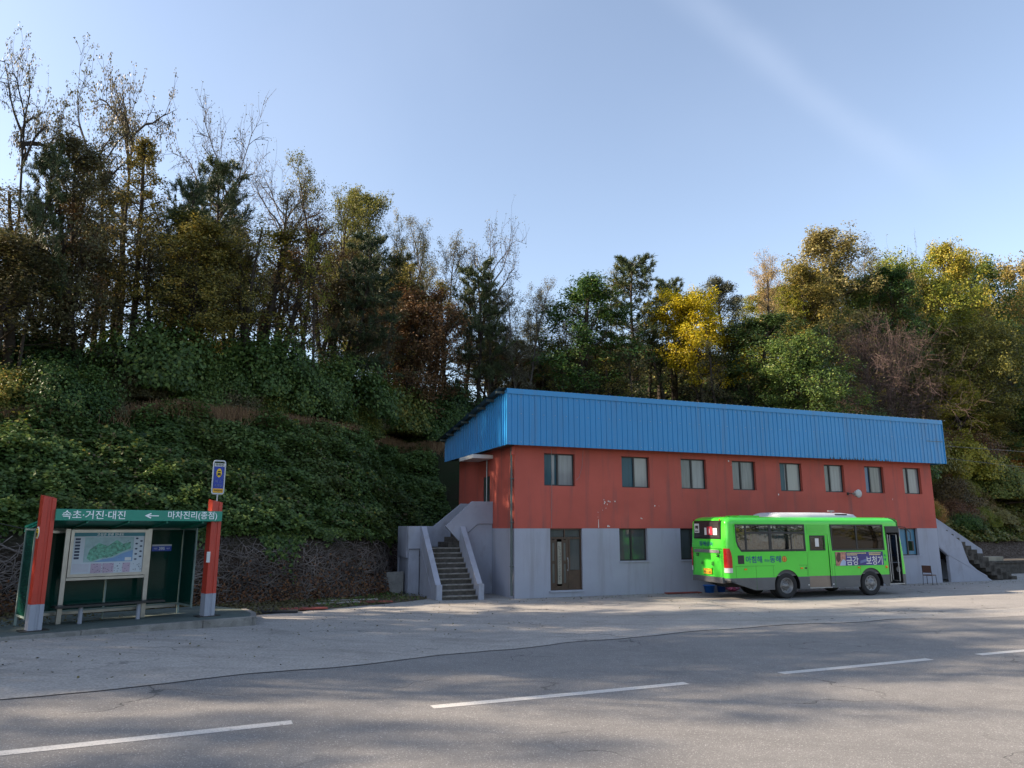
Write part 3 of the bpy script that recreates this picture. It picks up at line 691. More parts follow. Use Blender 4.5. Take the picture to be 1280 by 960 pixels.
def bus():
    yaw = math.atan2(.3267181, .94512183)
    R0 = (10.6875-sin(yaw)*1.215, 29.3376+cos(yaw)*1.215, 0)   # rear axle centre on the ground
    T = empty('city_bus', R0, yaw, 'bright green single deck bus with grey skirt parked along the red building, front door open', 'bus')
    HW = 1.24; X0, X1 = -2.70, 6.06
    def sect(z):
        """outline of the body at height z: rear x, front x, half width, corner radius"""
        zz = np.clip(z, 0, 3.2)
        xr = X0+.015*max(0, 1.9-zz)*0+.06*max(0, zz-1.9); xf = X1-.10*max(0, zz-1.0)**1.25*.8
        hw = HW-.035*max(0, zz-1.8); r = .16
        if z > 2.9:
            u = (z-2.9)/.22; ins = .30*(1-math.sqrt(max(0, 1-min(1, u)**2))); xr += ins*.9; xf -= ins*1.0; hw -= ins*1.3; r = .2
        return xr, xf, hw, r
    arches = ((0, .60), (4.15, .60))
    archz = lambda x: max([0]+[ .50+math.sqrt(max(0, r*r-(x-c)**2)) for c, r in arches if abs(x-c) < r])
    cols_x = sorted(set([round(q, 3) for q in list(np.arange(-2.3, 5.86, .2))+[-2.3, -2.05, 1.0, 1.07, 2.12, 2.26, 4.98, 5.10, 5.82]+[c+r*cos(t) for c, r in arches for t in np.linspace(0, pi, 19)]]))
    cols_x = [q for q in cols_x if -2.31 < q < 5.83]
    zs = [.36, .50, .66, .82, 1.0, 1.12, 1.25, 1.5, 1.79, 2.0, 2.3, 2.46, 2.6, 2.76, 2.83, 2.9, 2.95, 3.0, 3.05, 3.09, 3.115, 3.12]
    nc = 6
    def ring(z):
        xr, xf, hw, r = sect(z); P = []; K = []
        for x in cols_x: P.append((x, -hw)); K.append(('R', x))
        for i in range(nc+1):
            t = -pi/2+pi/2*i/nc; P.append((xf-r+r*cos(t), -hw+r+r*sin(t))); K.append(('c', 0))
        for yv in np.linspace(-.92, .92, 9): P.append((xf+.06*(1-(yv/1.1)**2)*(1 if z < 2.9 else .5), yv*(hw-r)/(HW-.16)*1.0)); K.append(('F', yv))
        for i in range(nc+1):
            t = pi/2*i/nc; P.append((xf-r+r*cos(t), hw-r+r*sin(t))); K.append(('c', 0))
        for x in cols_x[::-1]: P.append((x, hw)); K.append(('L', x))
        for i in range(nc+1):
            t = pi/2+pi/2*i/nc; P.append((xr+r+r*cos(t), hw-r+r*sin(t))); K.append(('c', 0))
        for yv in np.linspace(.88, -.88, 9): P.append((xr-.035*(1-(yv/1.1)**2), yv*(hw-r)/(HW-.16))); K.append(('B', yv))
        for i in range(nc+1):
            t = pi+pi/2*i/nc; P.append((xr+r+r*cos(t), -hw+r+r*sin(t))); K.append(('c', 0))
        return P, K
    vs = []; n = None
    for z in zs:
        P, K = ring(z); n = len(P)
        for (x, y), k in zip(P, K):
            zz = z
            if k[0] in 'RL': zz = max(z, archz(x)) if z < 1.3 else z
            if z < .5 and k[0] == 'B' : zz = z+.14
            if z < .5 and x < -1.5: zz = max(zz, .36+.30*(-1.5-x)/1.0)
            if .5 <= z < .6 and x < -1.5: zz = max(zz, .50+.2*(-1.5-x)/1.0)
            vs.append((x, y, zz))
    body = MB(); skirt = MB(); body.v = list(vs); skirt.v = list(vs)
    def cut(ka, kb, za, zb):
        xm = (ka[1]+kb[1])/2; zm = (za+zb)/2
        if ka[0] == kb[0] == 'R':
            if 5.10 < xm < 5.82 and .42 < zm < 2.76: return True
            if 1.79 < zm < 2.83 and (-2.3 < xm < 1.0 or 2.26 < xm < 4.98): return True
            if 1.07 < xm < 2.12 and .36 < zm < 2.46: return True
        if ka[0] == kb[0] == 'L' and 1.79 < zm < 2.83 and -2.3 < xm < 5.1: return True
        if ka[0] == kb[0] == 'F' and 1.25 < zm < 2.83: return True
        if ka[0] == kb[0] == 'B' and 2.3 < zm < 2.95 and abs(xm) < .9: return True
        return False
    K = ring(1.0)[1]
    for i in range(len(zs)-1):
        for k in range(n):
            k2 = (k+1) % n
            if cut(K[k], K[k2], zs[i], zs[i+1]): continue
            q = (i*n+k, i*n+k2, (i+1)*n+k2, (i+1)*n+k)
            A = [Vector(vs[j]) for j in q]
            if (A[1]-A[0]).cross(A[3]-A[0]).length+(A[1]-A[2]).cross(A[3]-A[2]).length < 1e-5: continue
            tgt = skirt if zs[i+1] <= .83 else body
            tgt.f.append(q); tgt.mi.append(0); tgt.sm.append(zs[i] > 2.85 or K[k][0] in 'cFB' or K[k2][0] in 'c')
    top = tuple(range((len(zs)-1)*n, len(zs)*n)); body.f.append(top); body.mi.append(0); body.sm.append(False)
    def clean(mb, name, m):
        me = mb.mesh(name, fix=False); bm = bmesh.new(); bm.from_mesh(me)
        bmesh.ops.delete(bm, geom=[v for v in bm.verts if not v.link_faces], context='VERTS')
        bmesh.ops.dissolve_degenerate(bm, edges=bm.edges, dist=1e-4); bmesh.ops.recalc_face_normals(bm, faces=bm.faces)
        bm.faces.ensure_lookup_table(); f_ = min(bm.faces, key=lambda q: q.calc_center_median().y)
        if f_.normal.y > 0: bmesh.ops.reverse_faces(bm, faces=bm.faces)
        bm.to_mesh(me); bm.free(); return link(name, me, m, T)
    bo = clean(body, 'body', BG); clean(skirt, 'lower_skirt', BGR)
    # panel lines
    pl = MB(); e = -HW-.0025
    for x, z0, z1 in ((-2.33, .84, 1.25), (-1.42, .37, 1.25), (-.62, .84, 1.25), (.97, .84, 1.25), (2.32, .37, 1.25), (3.62, .84, 1.2), (1.02, .84, 1.75), (2.19, .84, 2.76)):
        pl.box(x, x+.010, e, e+.004, z0, z1)
    for x0, x1, z in ((-2.33, -.55, 1.25), (.6, 1.0, 1.25), (2.32, 3.6, 1.25)): pl.box(x0, x1, e, e+.004, z, z+.010)
    pl.build('panel_line', pm('dark seam', (.02, .14, .015), .6, var=0), bo)
    # windows on both sides
    def win(loop_out, loops_in, side, glass, splits, transom=None, name='window'):
        yo = -(HW-.02) if side < 0 else HW-.02
        f = link(name, panel([loop_out]+loops_in, yo-.018, yo+.018), BLK2, T)
        xs_ = [p[0] for p in loop_out]; zs_ = [p[1] for p in loop_out]
        for lp in loops_in:
            lpx = MB().prism(lp, yo-.004, yo+.004); lpx.build('pane', glass, f)
        return f
    z0, z1 = 1.80, 2.825
    # rear saloon window, its back lower corner cut on a slant
    outl = [(-2.29, z1), (-2.27, 2.2), (-2.20, 1.98), (-2.05, z0), (.99, z0), (.99, z1)]
    ins = [[(-2.23, z1-.05), (-2.21, 2.22), (-2.14, 2.02), (-2.03, 1.88), (-1.84, 1.86), (-1.84, z1-.05)],
           rect(-1.76, -.74, 1.87, 2.47), rect(-1.76, -.74, 2.54, z1-.05), rect(-.62, .30, 1.87, 2.47), rect(.34, .93, 1.87, 2.47), rect(-.62, .93, 2.54, z1-.05)]
    win(outl, ins, -1, BGL, None)
    # green infill where the slanted corner leaves the body open
    link('window_corner', panel([[(-2.31, 1.785), (-2.03, 1.785), (-2.05, z0), (-2.20, 1.98), (-2.27, 2.2), (-2.29, 2.83), (-2.31, 2.83)]], -HW+.001, -HW+.02), BG, T)
    win(rect(2.27, 4.97, z0, z1), [rect(2.33, 3.52, 1.86, z1-.05), rect(3.60, 4.91, 1.86, z1-.05)], -1, DGL, None)
    outl = rect(-2.29, 5.09, z0, z1)
    win(outl, [rect(a, a+1.15, 1.87, z1-.05) for a in (-2.22, -1.0, .22, 1.44, 2.66, 3.86)], 1, BGL, None)
    # middle (exit) door: closed, recessed a little, a window in its upper half
    dz = -HW+.03
    dm = link('middle_door', panel([rect(1.075, 2.115, .83, 2.455), rect(1.25, 1.93, 1.84, 2.36)], dz, dz+.04), BG, T)
    MB().box(1.25, 1.93, dz+.018, dz+.022, 1.84, 2.36).build('pane', DGL, dm)
    link('door_seal', panel([rect(1.215, 1.965, 1.805, 2.395), rect(1.26, 1.92, 1.85, 2.35)], dz-.012, dz-.002), BLK2, dm)
    MB().box(1.5, 1.68, dz+.014, dz+.017, 1.96, 2.28).build('notice', PAPER, dm)
    MB().box(1.075, 2.115, dz+.001, dz+.04, .40, .828).build('door_foot', pm('steel kick plate', (.20, .17, .15), .35, metal=.5, var=.2), dm)
    MB().box(1.05, 2.14, -HW-.02, dz, .365, .395).build('step_edge', STEEL, dm)
    lv = MB()
    for z in np.arange(2.49, 2.80, .06): lv.box(1.10, 2.12, -HW-.012, -HW-.001, z, z+.035)
    lv.build('louvre', BG, T)
    # front doorway, standing open: frame, folded leaves, rail, step
    fd = MB().box(5.10, 5.14, -HW+.0, -HW+.06, .42, 2.76).box(5.79, 5.82, -HW+.0, -HW+.06, .42, 2.76).box(5.14, 5.79, -HW+.0, -HW+.06, 2.50, 2.76)
    fdo = fd.build('door_frame', BLK2, T)
    lfm = MB()
    for x in (5.20, 5.66): lfm.box(x, x+.035, -HW+.03, -HW+.38, .52, .56).box(x, x+.035, -HW+.03, -HW+.38, 2.4, 2.44).box(x, x+.035, -HW+.03, -HW+.06, .52, 2.44).box(x, x+.035, -HW+.35, -HW+.38, .52, 2.44)
    lfm.build('front_door_leaf', STEEL, T)
    MB().tube([(5.4, -HW+.12, .6), (5.4, -HW+.12, 2.4)], .016).tube([(5.55, -.7, .7), (5.55, -.7, 2.4)], .016).build('handrail', STEEL, T)
    MB().box(5.06, 5.86, -HW-.02, -HW+.3, .42, .455).build('entrance_step', STEEL, T)
    MB().box(5.1, 5.85, -.8, .3, .44, .7).box(5.1, 5.85, -HW+.3, -.8, .44, .56).build('stairwell', BLK2, T)
    # floor, seats, driver's seat, ceiling
    MB().box(X0+.1, 5.05, -HW+.06, HW-.06, .86, .92).box(5.05, 5.9, .3, HW-.06, .86, .92).box(X0+.12, -2.0, -HW+.08, HW-.08, .92, 1.6).build('cabin_floor', BINT, T)
    MB().box(X0+.2, 5.6, -1.0, 1.0, 2.93, 2.95).build('ceiling_panel', pm('dark lining', (.07, .07, .075), .8), T)
    DLN = bpy.data.materials['dark lining']
    MB().box(X0+.2, 5.8, HW-.075, HW-.05, .9, 1.78).box(X0+.2, 1.05, -HW+.05, -HW+.075, .9, 1.78).box(2.25, 5.05, -HW+.05, -HW+.075, .9, 1.78).box(5.75, 5.78, -.4, 1.1, .9, 1.24).build('wall_lining', DLN, T)
    def seat(x, y, d=1):
        m = MB(); m.box(x-.22, x+.22, y-.2, y+.2, 1.26, 1.36).box(x-.26, x-.18, y-.2, y+.2, 1.36, 1.98).box(x-.25, x-.19, y-.12, y+.12, 1.98, 2.12).box(x-.1, x+.1, y-.12, y+.12, .92, 1.26)
        m.build('seat', SEATM, T, bevel=.02)
    for x in (-1.55, -.75, .05, .85, 2.6, 3.4, 4.2):
        seat(x, .85)
        if x < 1: seat(x, .42); seat(x, -.45)
        if x != .85: seat(x, -.88)
    seat(5.15, .55)
    MB().tube([(2.4, -.6, .92), (2.4, -.6, 2.93)], .018).tube([(1.0, -.6, .92), (1.0, -.6, 2.93)], .018).tube([(4.6, -.55, .92), (4.6, -.55, 2.93)], .018).tube([(-1.6, -.5, 2.62), (4.8, -.5, 2.62)], .015).build('grab_rail', pm('yellow rail', (.5, .35, .05), .4), T)
    MB().box(4.72, 4.76, -.15, 1.05, .92, 2.2).build('driver_screen', BLK2, T)
    MB().lathe([(.21, -.015), (.225, 0), (.21, .015), (.195, 0), (.21, -.015)], 'x', (5.62, .55, 1.62), 20).build('steering_wheel', BLK2, T)
    MB().box(5.6, 5.88, -.1, 1.05, .92, 1.4).build('dashboard', BLK2, T)
    # windscreen and rear window
    ws = MB(); rows = []
    for z in np.linspace(1.26, 2.84, 7):
        xr, xf, hw, r = sect(z); rows.append([(xf+.065*(1-(y/1.1)**2)-.012, y, z) for y in np.linspace(-.95, .95, 9)])
    vv = [p for r_ in rows for p in r_]
    ws.add(vv, [(i*9+k, i*9+k+1, (i+1)*9+k+1, (i+1)*9+k) for i in range(6) for k in range(8)], sm=True); ws.build('windscreen', DGL, T)
    rw = link('rear_window', panel([rect(-.90, .90, 2.27, 2.97)], -.01, .01, lambda c: np.stack([X0+.06*(c[:, 2]-1.9)-.038-c[:, 1], -c[:, 0], c[:, 2]], -1)), BLK2, T)
    xr0 = X0-.052
    def rear(name, y0, y1, za, zb, m, par, off=0, lean=True):
        xo = xr0+.06*max(0, (za+zb)/2-1.9)-off
        return MB().box(xo-.004, xo+.004, y0, y1, za, zb).build(name, m, par)
    # rear face sees +y on the left, so local y = 1.17 - distance from the right side
    GLD = panemat('dark rear glass', (.018, .018, .02), .1)
    rear('pane', -.84, .84, 2.33, 2.92, GLD, rw, .012)
    rear('sticker', .50, .83, 2.5, 2.86, PAPER, rw, .02); rear('sticker', -.80, -.38, 2.72, 2.89, YEL, rw, .02)
    rear('sticker', -.42, -.05, 2.42, 2.74, pm('red sticker', (.35, .02, .04), .5), rw, .02); rear('sticker', -.02, .12, 2.42, 2.70, PAPER, rw, .02); rear('sticker', -.72, -.46, 2.42, 2.68, PAPER, rw, .02)
    rt = lambda nm, s, sz, y, z, m, par, w=None, off=.016, bold=.001: text(nm, s, sz, (xr0+.06*max(0, z-1.9)-off, y, z), m, par, -pi/2, w, bold)
    rt('route_number', '1', .24, -.22, 2.57, PAPER, rw, off=.028, bold=.008)
    mb = MB(); xo = xr0+.06*.78-.026
    mb.box(xo, xo+.003, .56, .77, 2.68, 2.78).box(xo, xo+.003, .58, .65, 2.64, 2.68).box(xo, xo+.003, .69, .75, 2.64, 2.68).box(xo, xo+.003, .55, .79, 2.54, 2.58); mb.build('sticker_print', INK, rw)
    mb = MB(); mb.box(xo, xo+.003, -.76, -.42, 2.83, 2.85).box(xo, xo+.003, -.74, -.44, 2.77, 2.79); mb.build('sticker_print', INK, rw)
    # rear lettering, engine lid, grille, plate, lights, bumper
    rt('lettering', '동해상사', .20, .02, 2.08, NAVY, bo, .92, off=.018, bold=.002)
    rt('lettering', '시', .20, .33, 1.33, INK, bo, off=.018, bold=.002); rt('lettering', '내', .20, -.37, 1.33, INK, bo, off=.018, bold=.002)
    rl = MB(); rl.box(xr0-.004, xr0+.003, -.98, .98, 1.90, 1.915).box(xr0-.004, xr0+.003, -.98, -.965, .86, 1.9).box(xr0-.004, xr0+.003, .965, .98, .86, 1.9)
    rl.build('lid_seam', bpy.data.materials['dark seam'], bo)
    MB().box(xr0-.02, xr0+.0, -.85, .85, 1.74, 1.86).build('rear_grille', pm('grey grille', (.16, .17, .17), .5, var=.3, vs=20), T)
    mb = MB()
    for y in (-.82, .56):
        for z in (1.60, 1.66): mb.box(xr0-.018, xr0+.0, y, y+.18, z, z+.035)
    mb.build('vent_slot', BLK2, T)
    lp = MB().box(xr0-.03, xr0-.008, -.30, .24, .93, 1.13).build('licence_plate', YEL, T)
    rt('plate_lettering', '강원 71', .07, -.03, 1.095, INK, lp, .3, off=.032, bold=.001); rt('plate_lettering', '바1138', .12, -.03, 1.0, INK, lp, .44, off=.032, bold=.003)
    MB().box(xr0-.04, xr0-.0, -.34, .28, 1.14, 1.17).build('plate_lamp', BG, lp)
    for sgn in (-1, 1):
        pts = [(-2.49, 1.92), (-2.41, 1.90), (-2.35, 1.66), (-2.33, 1.10), (-2.52, 1.10), (-2.56, 1.4)]
        t_ = MB()
        for (zA, zB, m_) in ((1.20, 1.92, REDL), (1.02, 1.195, CLR)):
            v_ = []
            zz = np.linspace(zA, zB, 6)
            for z in zz:
                sh = .10*max(0, (z-1.5)/.42)**2
                for a_ in np.linspace(0, 1, 7):
                    th_ = pi+pi/2*a_ ; r = .185; xx = X0+.16+r*cos(th_); yy = (-HW+.16+r*sin(th_))
                    if a_ == 1: xx = X0+.16+.055-sh
                    if a_ == 0: yy = -HW+.16+.03
                    v_.append((xx, yy*(1 if sgn < 0 else -1), z))
            MB().add(v_, [(i*7+k, i*7+k+1, (i+1)*7+k+1, (i+1)*7+k) for i in range(5) for k in range(6)], sm=True).build('tail_light', m_, T)
    MB().box(xr0-.05, xr0+.12, -1.02, 1.02, .62, .84).build('bumper', BGR, T, bevel=.03)
    for y in (-.88, .88): MB().lathe([(0, -.02), (.03, -.02), (.035, 0)], 'x', (xr0+.06+.0, y, 3.0), 10).build('marker_lamp', REDL, T)
    # side details
    e = -HW-.004
    MB().box(-2.22, -1.94, e-.006, e+.004, 1.34, 1.66).build('engine_vent', BLK2, T)
    for x, z in ((-1.9, 1.14), (.72, 1.14), (3.55, 1.12)): MB().box(x-.06, x+.06, e-.02, e+.004, z-.028, z+.028).build('side_marker', ORG, T, bevel=.008)
    MB().box(.88, .97, e-.015, e+.004, 1.11, 1.17).build('latch', BLK2, T)
    MB().lathe([(0, -.03), (.05, -.03), (.06, 0)], 'y', (4.98, e+.004, 1.12), 14).build('turn_signal', ORG, T)
    MB().box(.98, 1.03+.0, e-.01, e, .48, .52).box(2.18, 2.24, e-.01, e, .48, .52).build('reflector', PAPER, T)
    st = lambda nm, s, sz, x, z, m, par, w=None, off=.006, bold=.002: text(nm, s, sz, (x, -HW-off, z), m, par, 0, w, bold)
    st('lettering', '아침해', .28, -1.49, 1.50, NAVY, bo, .74, bold=.003); st('lettering', '뜨는', .12, -.89, 1.45, NAVY, bo, .24, bold=.001); st('lettering', '동해', .28, -.50, 1.50, NAVY, bo, .52, bold=.003)
    em = MB().lathe([(0, -.006), (.105, -.006), (.11, 0)], 'y', (-.08, -HW, 1.50), 24).build('emblem', pm('emblem yellow', (.75, .45, .04), .5), T)
    MB().box(-.155, -.005, -HW-.010, -HW-.0065, 1.49, 1.512).box(-.092, -.068, -HW-.010, -HW-.0065, 1.425, 1.575).build('emblem_cross', pm('emblem red', (.5, .04, .02), .5), em)
    link('emblem_ring', panel([[(-.08+.112*cos(a), 1.5+.112*sin(a)) for a in np.linspace(0, 2*pi, 25)[:-1]], [(-.08+.088*cos(a), 1.5+.088*sin(a)) for a in np.linspace(0, 2*pi, 25)[:-1]]], -HW-.011, -HW-.0065), bpy.data.materials['emblem red'], em)
    # advertisement board on the side
    ad = MB().box(2.40, 4.84, e-.012, e+.003, 1.20, 1.74).build('advertisement', pm('ad purple blue', (.035, .03, .20), .35, var=.35, vs=1.5), T)
    a2 = e-.0125
    SKN = pm('ad photo tone', (.42, .20, .14), .5, var=.5, vs=9)
    MB().prism([(2.40, 1.20), (2.86, 1.20), (2.93, 1.74), (2.40, 1.74)], a2-.002, a2).build('ad_picture', SKN, ad)
    hh = MB().prism([(2.42, 1.5), (2.52, 1.72), (2.66, 1.70), (2.64, 1.42), (2.5, 1.32)], a2-.004, a2-.0025).build('ad_picture', pm('ad dark brown', (.07, .02, .015), .5), ad)
    MB().prism([(2.58, 1.21), (2.88, 1.21), (2.90, 1.38), (2.78, 1.46), (2.66, 1.36)], a2-.004, a2-.0025).build('ad_picture', pm('ad pale blue', (.36, .45, .62), .5), ad)
    st('ad_lettering', '금강', .38, 3.24, 1.39, PAPER, ad, .60, off=.020, bold=.005); st('ad_lettering', '보청기', .38, 4.36, 1.39, PAPER, ad, .84, off=.020, bold=.005)
    MB().prism([(3.62, 1.27), (3.98, 1.36), (4.0, 1.47), (3.64, 1.38)], a2-.004, a2-.001).build('ad_picture', pm('ad slate blue', (.12, .16, .36), .5), ad)
    mb = MB(); q = random.Random(4)
    for x0_, x1_, z_ in ((2.97, 3.92, 1.665), (2.97, 3.45, 1.60), (4.1, 4.72, 1.665), (4.12, 4.70, 1.60)):
        x = x0_
        while x < x1_: wd = .02+q.random()*.03; mb.box(x, x+wd, a2-.004, a2-.001, z_, z_+.038); x += wd+.012
    mb.build('ad_small_print', pm('ad gold', (.75, .6, .25), .5), ad)
    st('lettering', '시', .12, 4.93, 1.58, NAVY, bo); st('lettering', '내', .12, 4.93, 1.42, NAVY, bo)
    # roof unit, hatch
    ac = MB(); pf = [(-1, 0), (-.97, .08), (-.85, .16), (-.5, .19), (.5, .19), (.85, .16), (.97, .08), (1, 0)]
    xs_ = [(-.10, .02, .75), (.05, .65, .9), (.25, .95, 1), (2.0, 1, 1), (3.6, .95, 1), (4.0, .75, .95), (4.12, .4, .88), (4.18, .02, .8)]
    v_ = [(x, p[0]*.88*k2, 3.10+p[1]*k1*1.15) for x, k1, k2 in xs_ for p in pf]
    ac.add(v_, [(i*8+k, i*8+k+1, (i+1)*8+k+1, (i+1)*8+k) for i in range(7) for k in range(7)], sm=True)
    aco = ac.build('roof_air_conditioner', pm('roof unit white', (.55, .56, .58), .45, var=.08), T)
    mb = MB()
    for k in range(9): mb.box(2.95+k*.07, 2.99+k*.07, -.84, -.79, 3.20, 3.26)
    mb.build('air_slot', BLK2, aco); MB().tube([(2.95, -.6, 3.3), (2.95, -.6, 3.38)], .03).box(2.8, 3.1, -.64, -.56, 3.36, 3.40).build('roof_fitting', STEEL, aco)
    MB().box(-1.5, -.5, -.45, .45, 3.11, 3.18).build('roof_hatch', BG, T, bevel=.03)
    # mirror, front lamps, wiper side
    MB().tube([(5.92, -1.0, 2.75), (6.20, -1.2, 2.72), (6.38, -1.28, 2.5), (6.38, -1.28, 2.2)], .018).build('mirror_arm', BLK2, T)
    MB().box(6.33, 6.42, -1.38, -1.17, 1.75, 2.15).build('wing_mirror', BLK2, T, bevel=.02)
    MB().tube([(5.92, 1.0, 2.75), (6.2, 1.3, 2.7), (6.3, 1.38, 2.4)], .018).box(6.26, 6.34, 1.3, 1.5, 2.0, 2.4).build('wing_mirror', BLK2, T)
    for y in (-.82, .82): MB().lathe([(0, .03), (.11, .025), (.12, 0)], 'x', (6.05, y, .98), 16).build('headlight', CLR, T)
    # wheels and arches
    for x in (0, 4.15):
        for sg in (-1, 1):
            yo = sg*(HW-.03); wh = empty('wheel', (x, yo, .49)); wh.parent = T
            R_ = .485; o_ = sg
            MB().lathe([(.30, -.27*o_), (.42, -.27*o_), (R_-.01, -.24*o_), (R_, -.2*o_), (R_, -.05*o_), (R_-.015, -.01*o_), (.42, .0), (.32, -.012*o_), (.30, -.03*o_)], 'y', (0, 0, 0), 40).build('tyre', RUB, wh)
            dish = [(.302, -.03*o_), (.29, -.012*o_), (.27, -.03*o_), (.255, -.13*o_), (.16, -.15*o_), (.15, -.10*o_), (.085, -.09*o_), (.08, -.02*o_), (0, -.015*o_)] if x == 0 else [(.302, -.03*o_), (.29, -.01*o_), (.27, -.025*o_), (.25, -.06*o_), (.18, -.02*o_), (.12, -.015*o_), (.11, .02*o_), (.05, .04*o_), (0, .04*o_)]
            MB().lathe(dish, 'y', (0, 0, 0), 32).build('rim', RIM, wh)
            nt_ = MB()
            for k in range(10):
                a_ = 2*pi*k/10; rr2, yy = (.125, -.10*o_) if x == 0 else (.15, -.015*o_)
                nt_.lathe([(0, .02*o_), (.014, .02*o_), (.014, 0)], 'y', (rr2*cos(a_), yy, rr2*sin(a_)), 6, sm=False)
            hl = MB()
            for k in range(8):
                a_ = 2*pi*(k+.5)/8; rr2, yy = (.205, -.143*o_) if x == 0 else (.215, -.036*o_)
                hl.lathe([(0, .004*o_), (.028, .004*o_)], 'y', (rr2*cos(a_), yy, rr2*sin(a_)), 8, sm=False)
            nt_.build('wheel_nut', STEEL, wh); hl.build('rim_hole', BLK2, wh)
            if x == 0: MB().lathe([(.30, -.56*o_), (.42, -.56*o_), (R_, -.5*o_), (R_, -.34*o_), (.42, -.29*o_), (.30, -.29*o_)], 'y', (0, 0, 0), 32).build('tyre', RUB, wh)
            ar = MB(); pts = [(x+.605*cos(t), .50+.605*sin(t)) for t in np.linspace(-.24, pi+.24, 22)]
            v_ = [(p[0], sg*(HW-.01), p[1]) for p in pts]+[(p[0], sg*(HW-.62), p[1]) for p in pts]
            ar.add(v_, [(i, i+1, 22+i+1, 22+i) for i in range(21)], sm=True).build('wheel_arch', BLK2, T, fix=False)
    MB().tube([(0, -.9, .49), (0, .9, .49)], .09).tube([(4.15, -.9, .45), (4.15, .9, .45)], .06).box(-.2, .2, -.22, .22, .32, .66).box(-2.3, 4.9, -.5, -.38, .55, .82).box(-2.3, 4.9, .38, .5, .55, .82).box(-2.1, -.8, -.36, .36, .42, .8).box(2.0, 3.1, -.9, -.52, .34, .8).build('chassis', BLK2, T)
    return T
bus()

# ------------------------------------------------------------------ bus shelter
PR = pm('red shelter paint', (.46, .040, .020), .4, var=.10, vs=2, dirt=(.30, .04, .03), dirt_amt=.4, dirt_scale=(3, 3, .8))
PG = pm('grey pillar paint', (.30, .32, .38), .5, var=.08); SG = pm('green fascia', (.012, .23, .155), .4, var=.06, dirt=(.02, .16, .12), dirt_amt=.4, dirt_scale=(2, 2, 2))
STL = pm('stainless steel', (.42, .41, .38), .3, metal=.8, var=.12, vs=5); ALU = pm('green grey aluminium', (.20, .26, .24), .45, var=.15)
TG = glassmat('green tinted screen', (.14, .50, .40), .62, .06, .03)
def _film():
    nt = TG.node_tree; o = [n for n in nt.nodes if n.type == 'OUTPUT_MATERIAL'][0]; src = o.inputs[0].links[0].from_socket
    d = N(nt, 'ShaderNodeBsdfDiffuse'); d.inputs[0].default_value = (.012, .085, .065, 1); x = N(nt, 'ShaderNodeMixShader'); x.inputs[0].default_value = .42
    nt.links.new(src, x.inputs[1]); nt.links.new(d.outputs[0], x.inputs[2]); nt.links.new(x.outputs[0], o.inputs[0])
_film()
LSH = np.array([-10.5588, 16.8491]); ROT = math.atan2(.70853, .70568); ZP = .47
def S2W(x, y, z=0):
    return np.array([LSH[0]+cos(ROT)*x-sin(ROT)*y, LSH[1]+sin(ROT)*x+cos(ROT)*y, z])
def pavement():
    T = empty('pavement', (LSH[0], LSH[1], 0), ROT, kind='structure')
    outl = [(-14, -2.2), (-6, -1.35), (-.7, -.66), (2.2, -.64), (4.62, -.84), (5.0, -.05), (5.25, 1.05), (5.0, 2.6), (-14, 3.6)]
    MB().prism(outl, .05, ZP, 'xy').build('slab', PAVE, T, bevel=.01)
    kb = MB()
    for a_, b_ in zip(outl[:6], outl[1:7]):
        L_ = math.hypot(b_[0]-a_[0], b_[1]-a_[1]); n_ = max(1, int(L_/1.0)); ux, uy = (b_[0]-a_[0])/L_, (b_[1]-a_[1])/L_; ox, oy = uy*.14, -ux*.14
        for k in range(n_):
            p = (a_[0]+ux*L_*k/n_, a_[1]+uy*L_*k/n_); q = (a_[0]+ux*(L_*(k+1)/n_-.012), a_[1]+uy*(L_*(k+1)/n_-.012))
            kb.prism([(p[0]+ox, p[1]+oy), (q[0]+ox, q[1]+oy), q, p], .05, ZP+.003+.004*(k % 2), 'xy')
    kb.build('kerb', CONC, T, bevel=.012)
pavement()
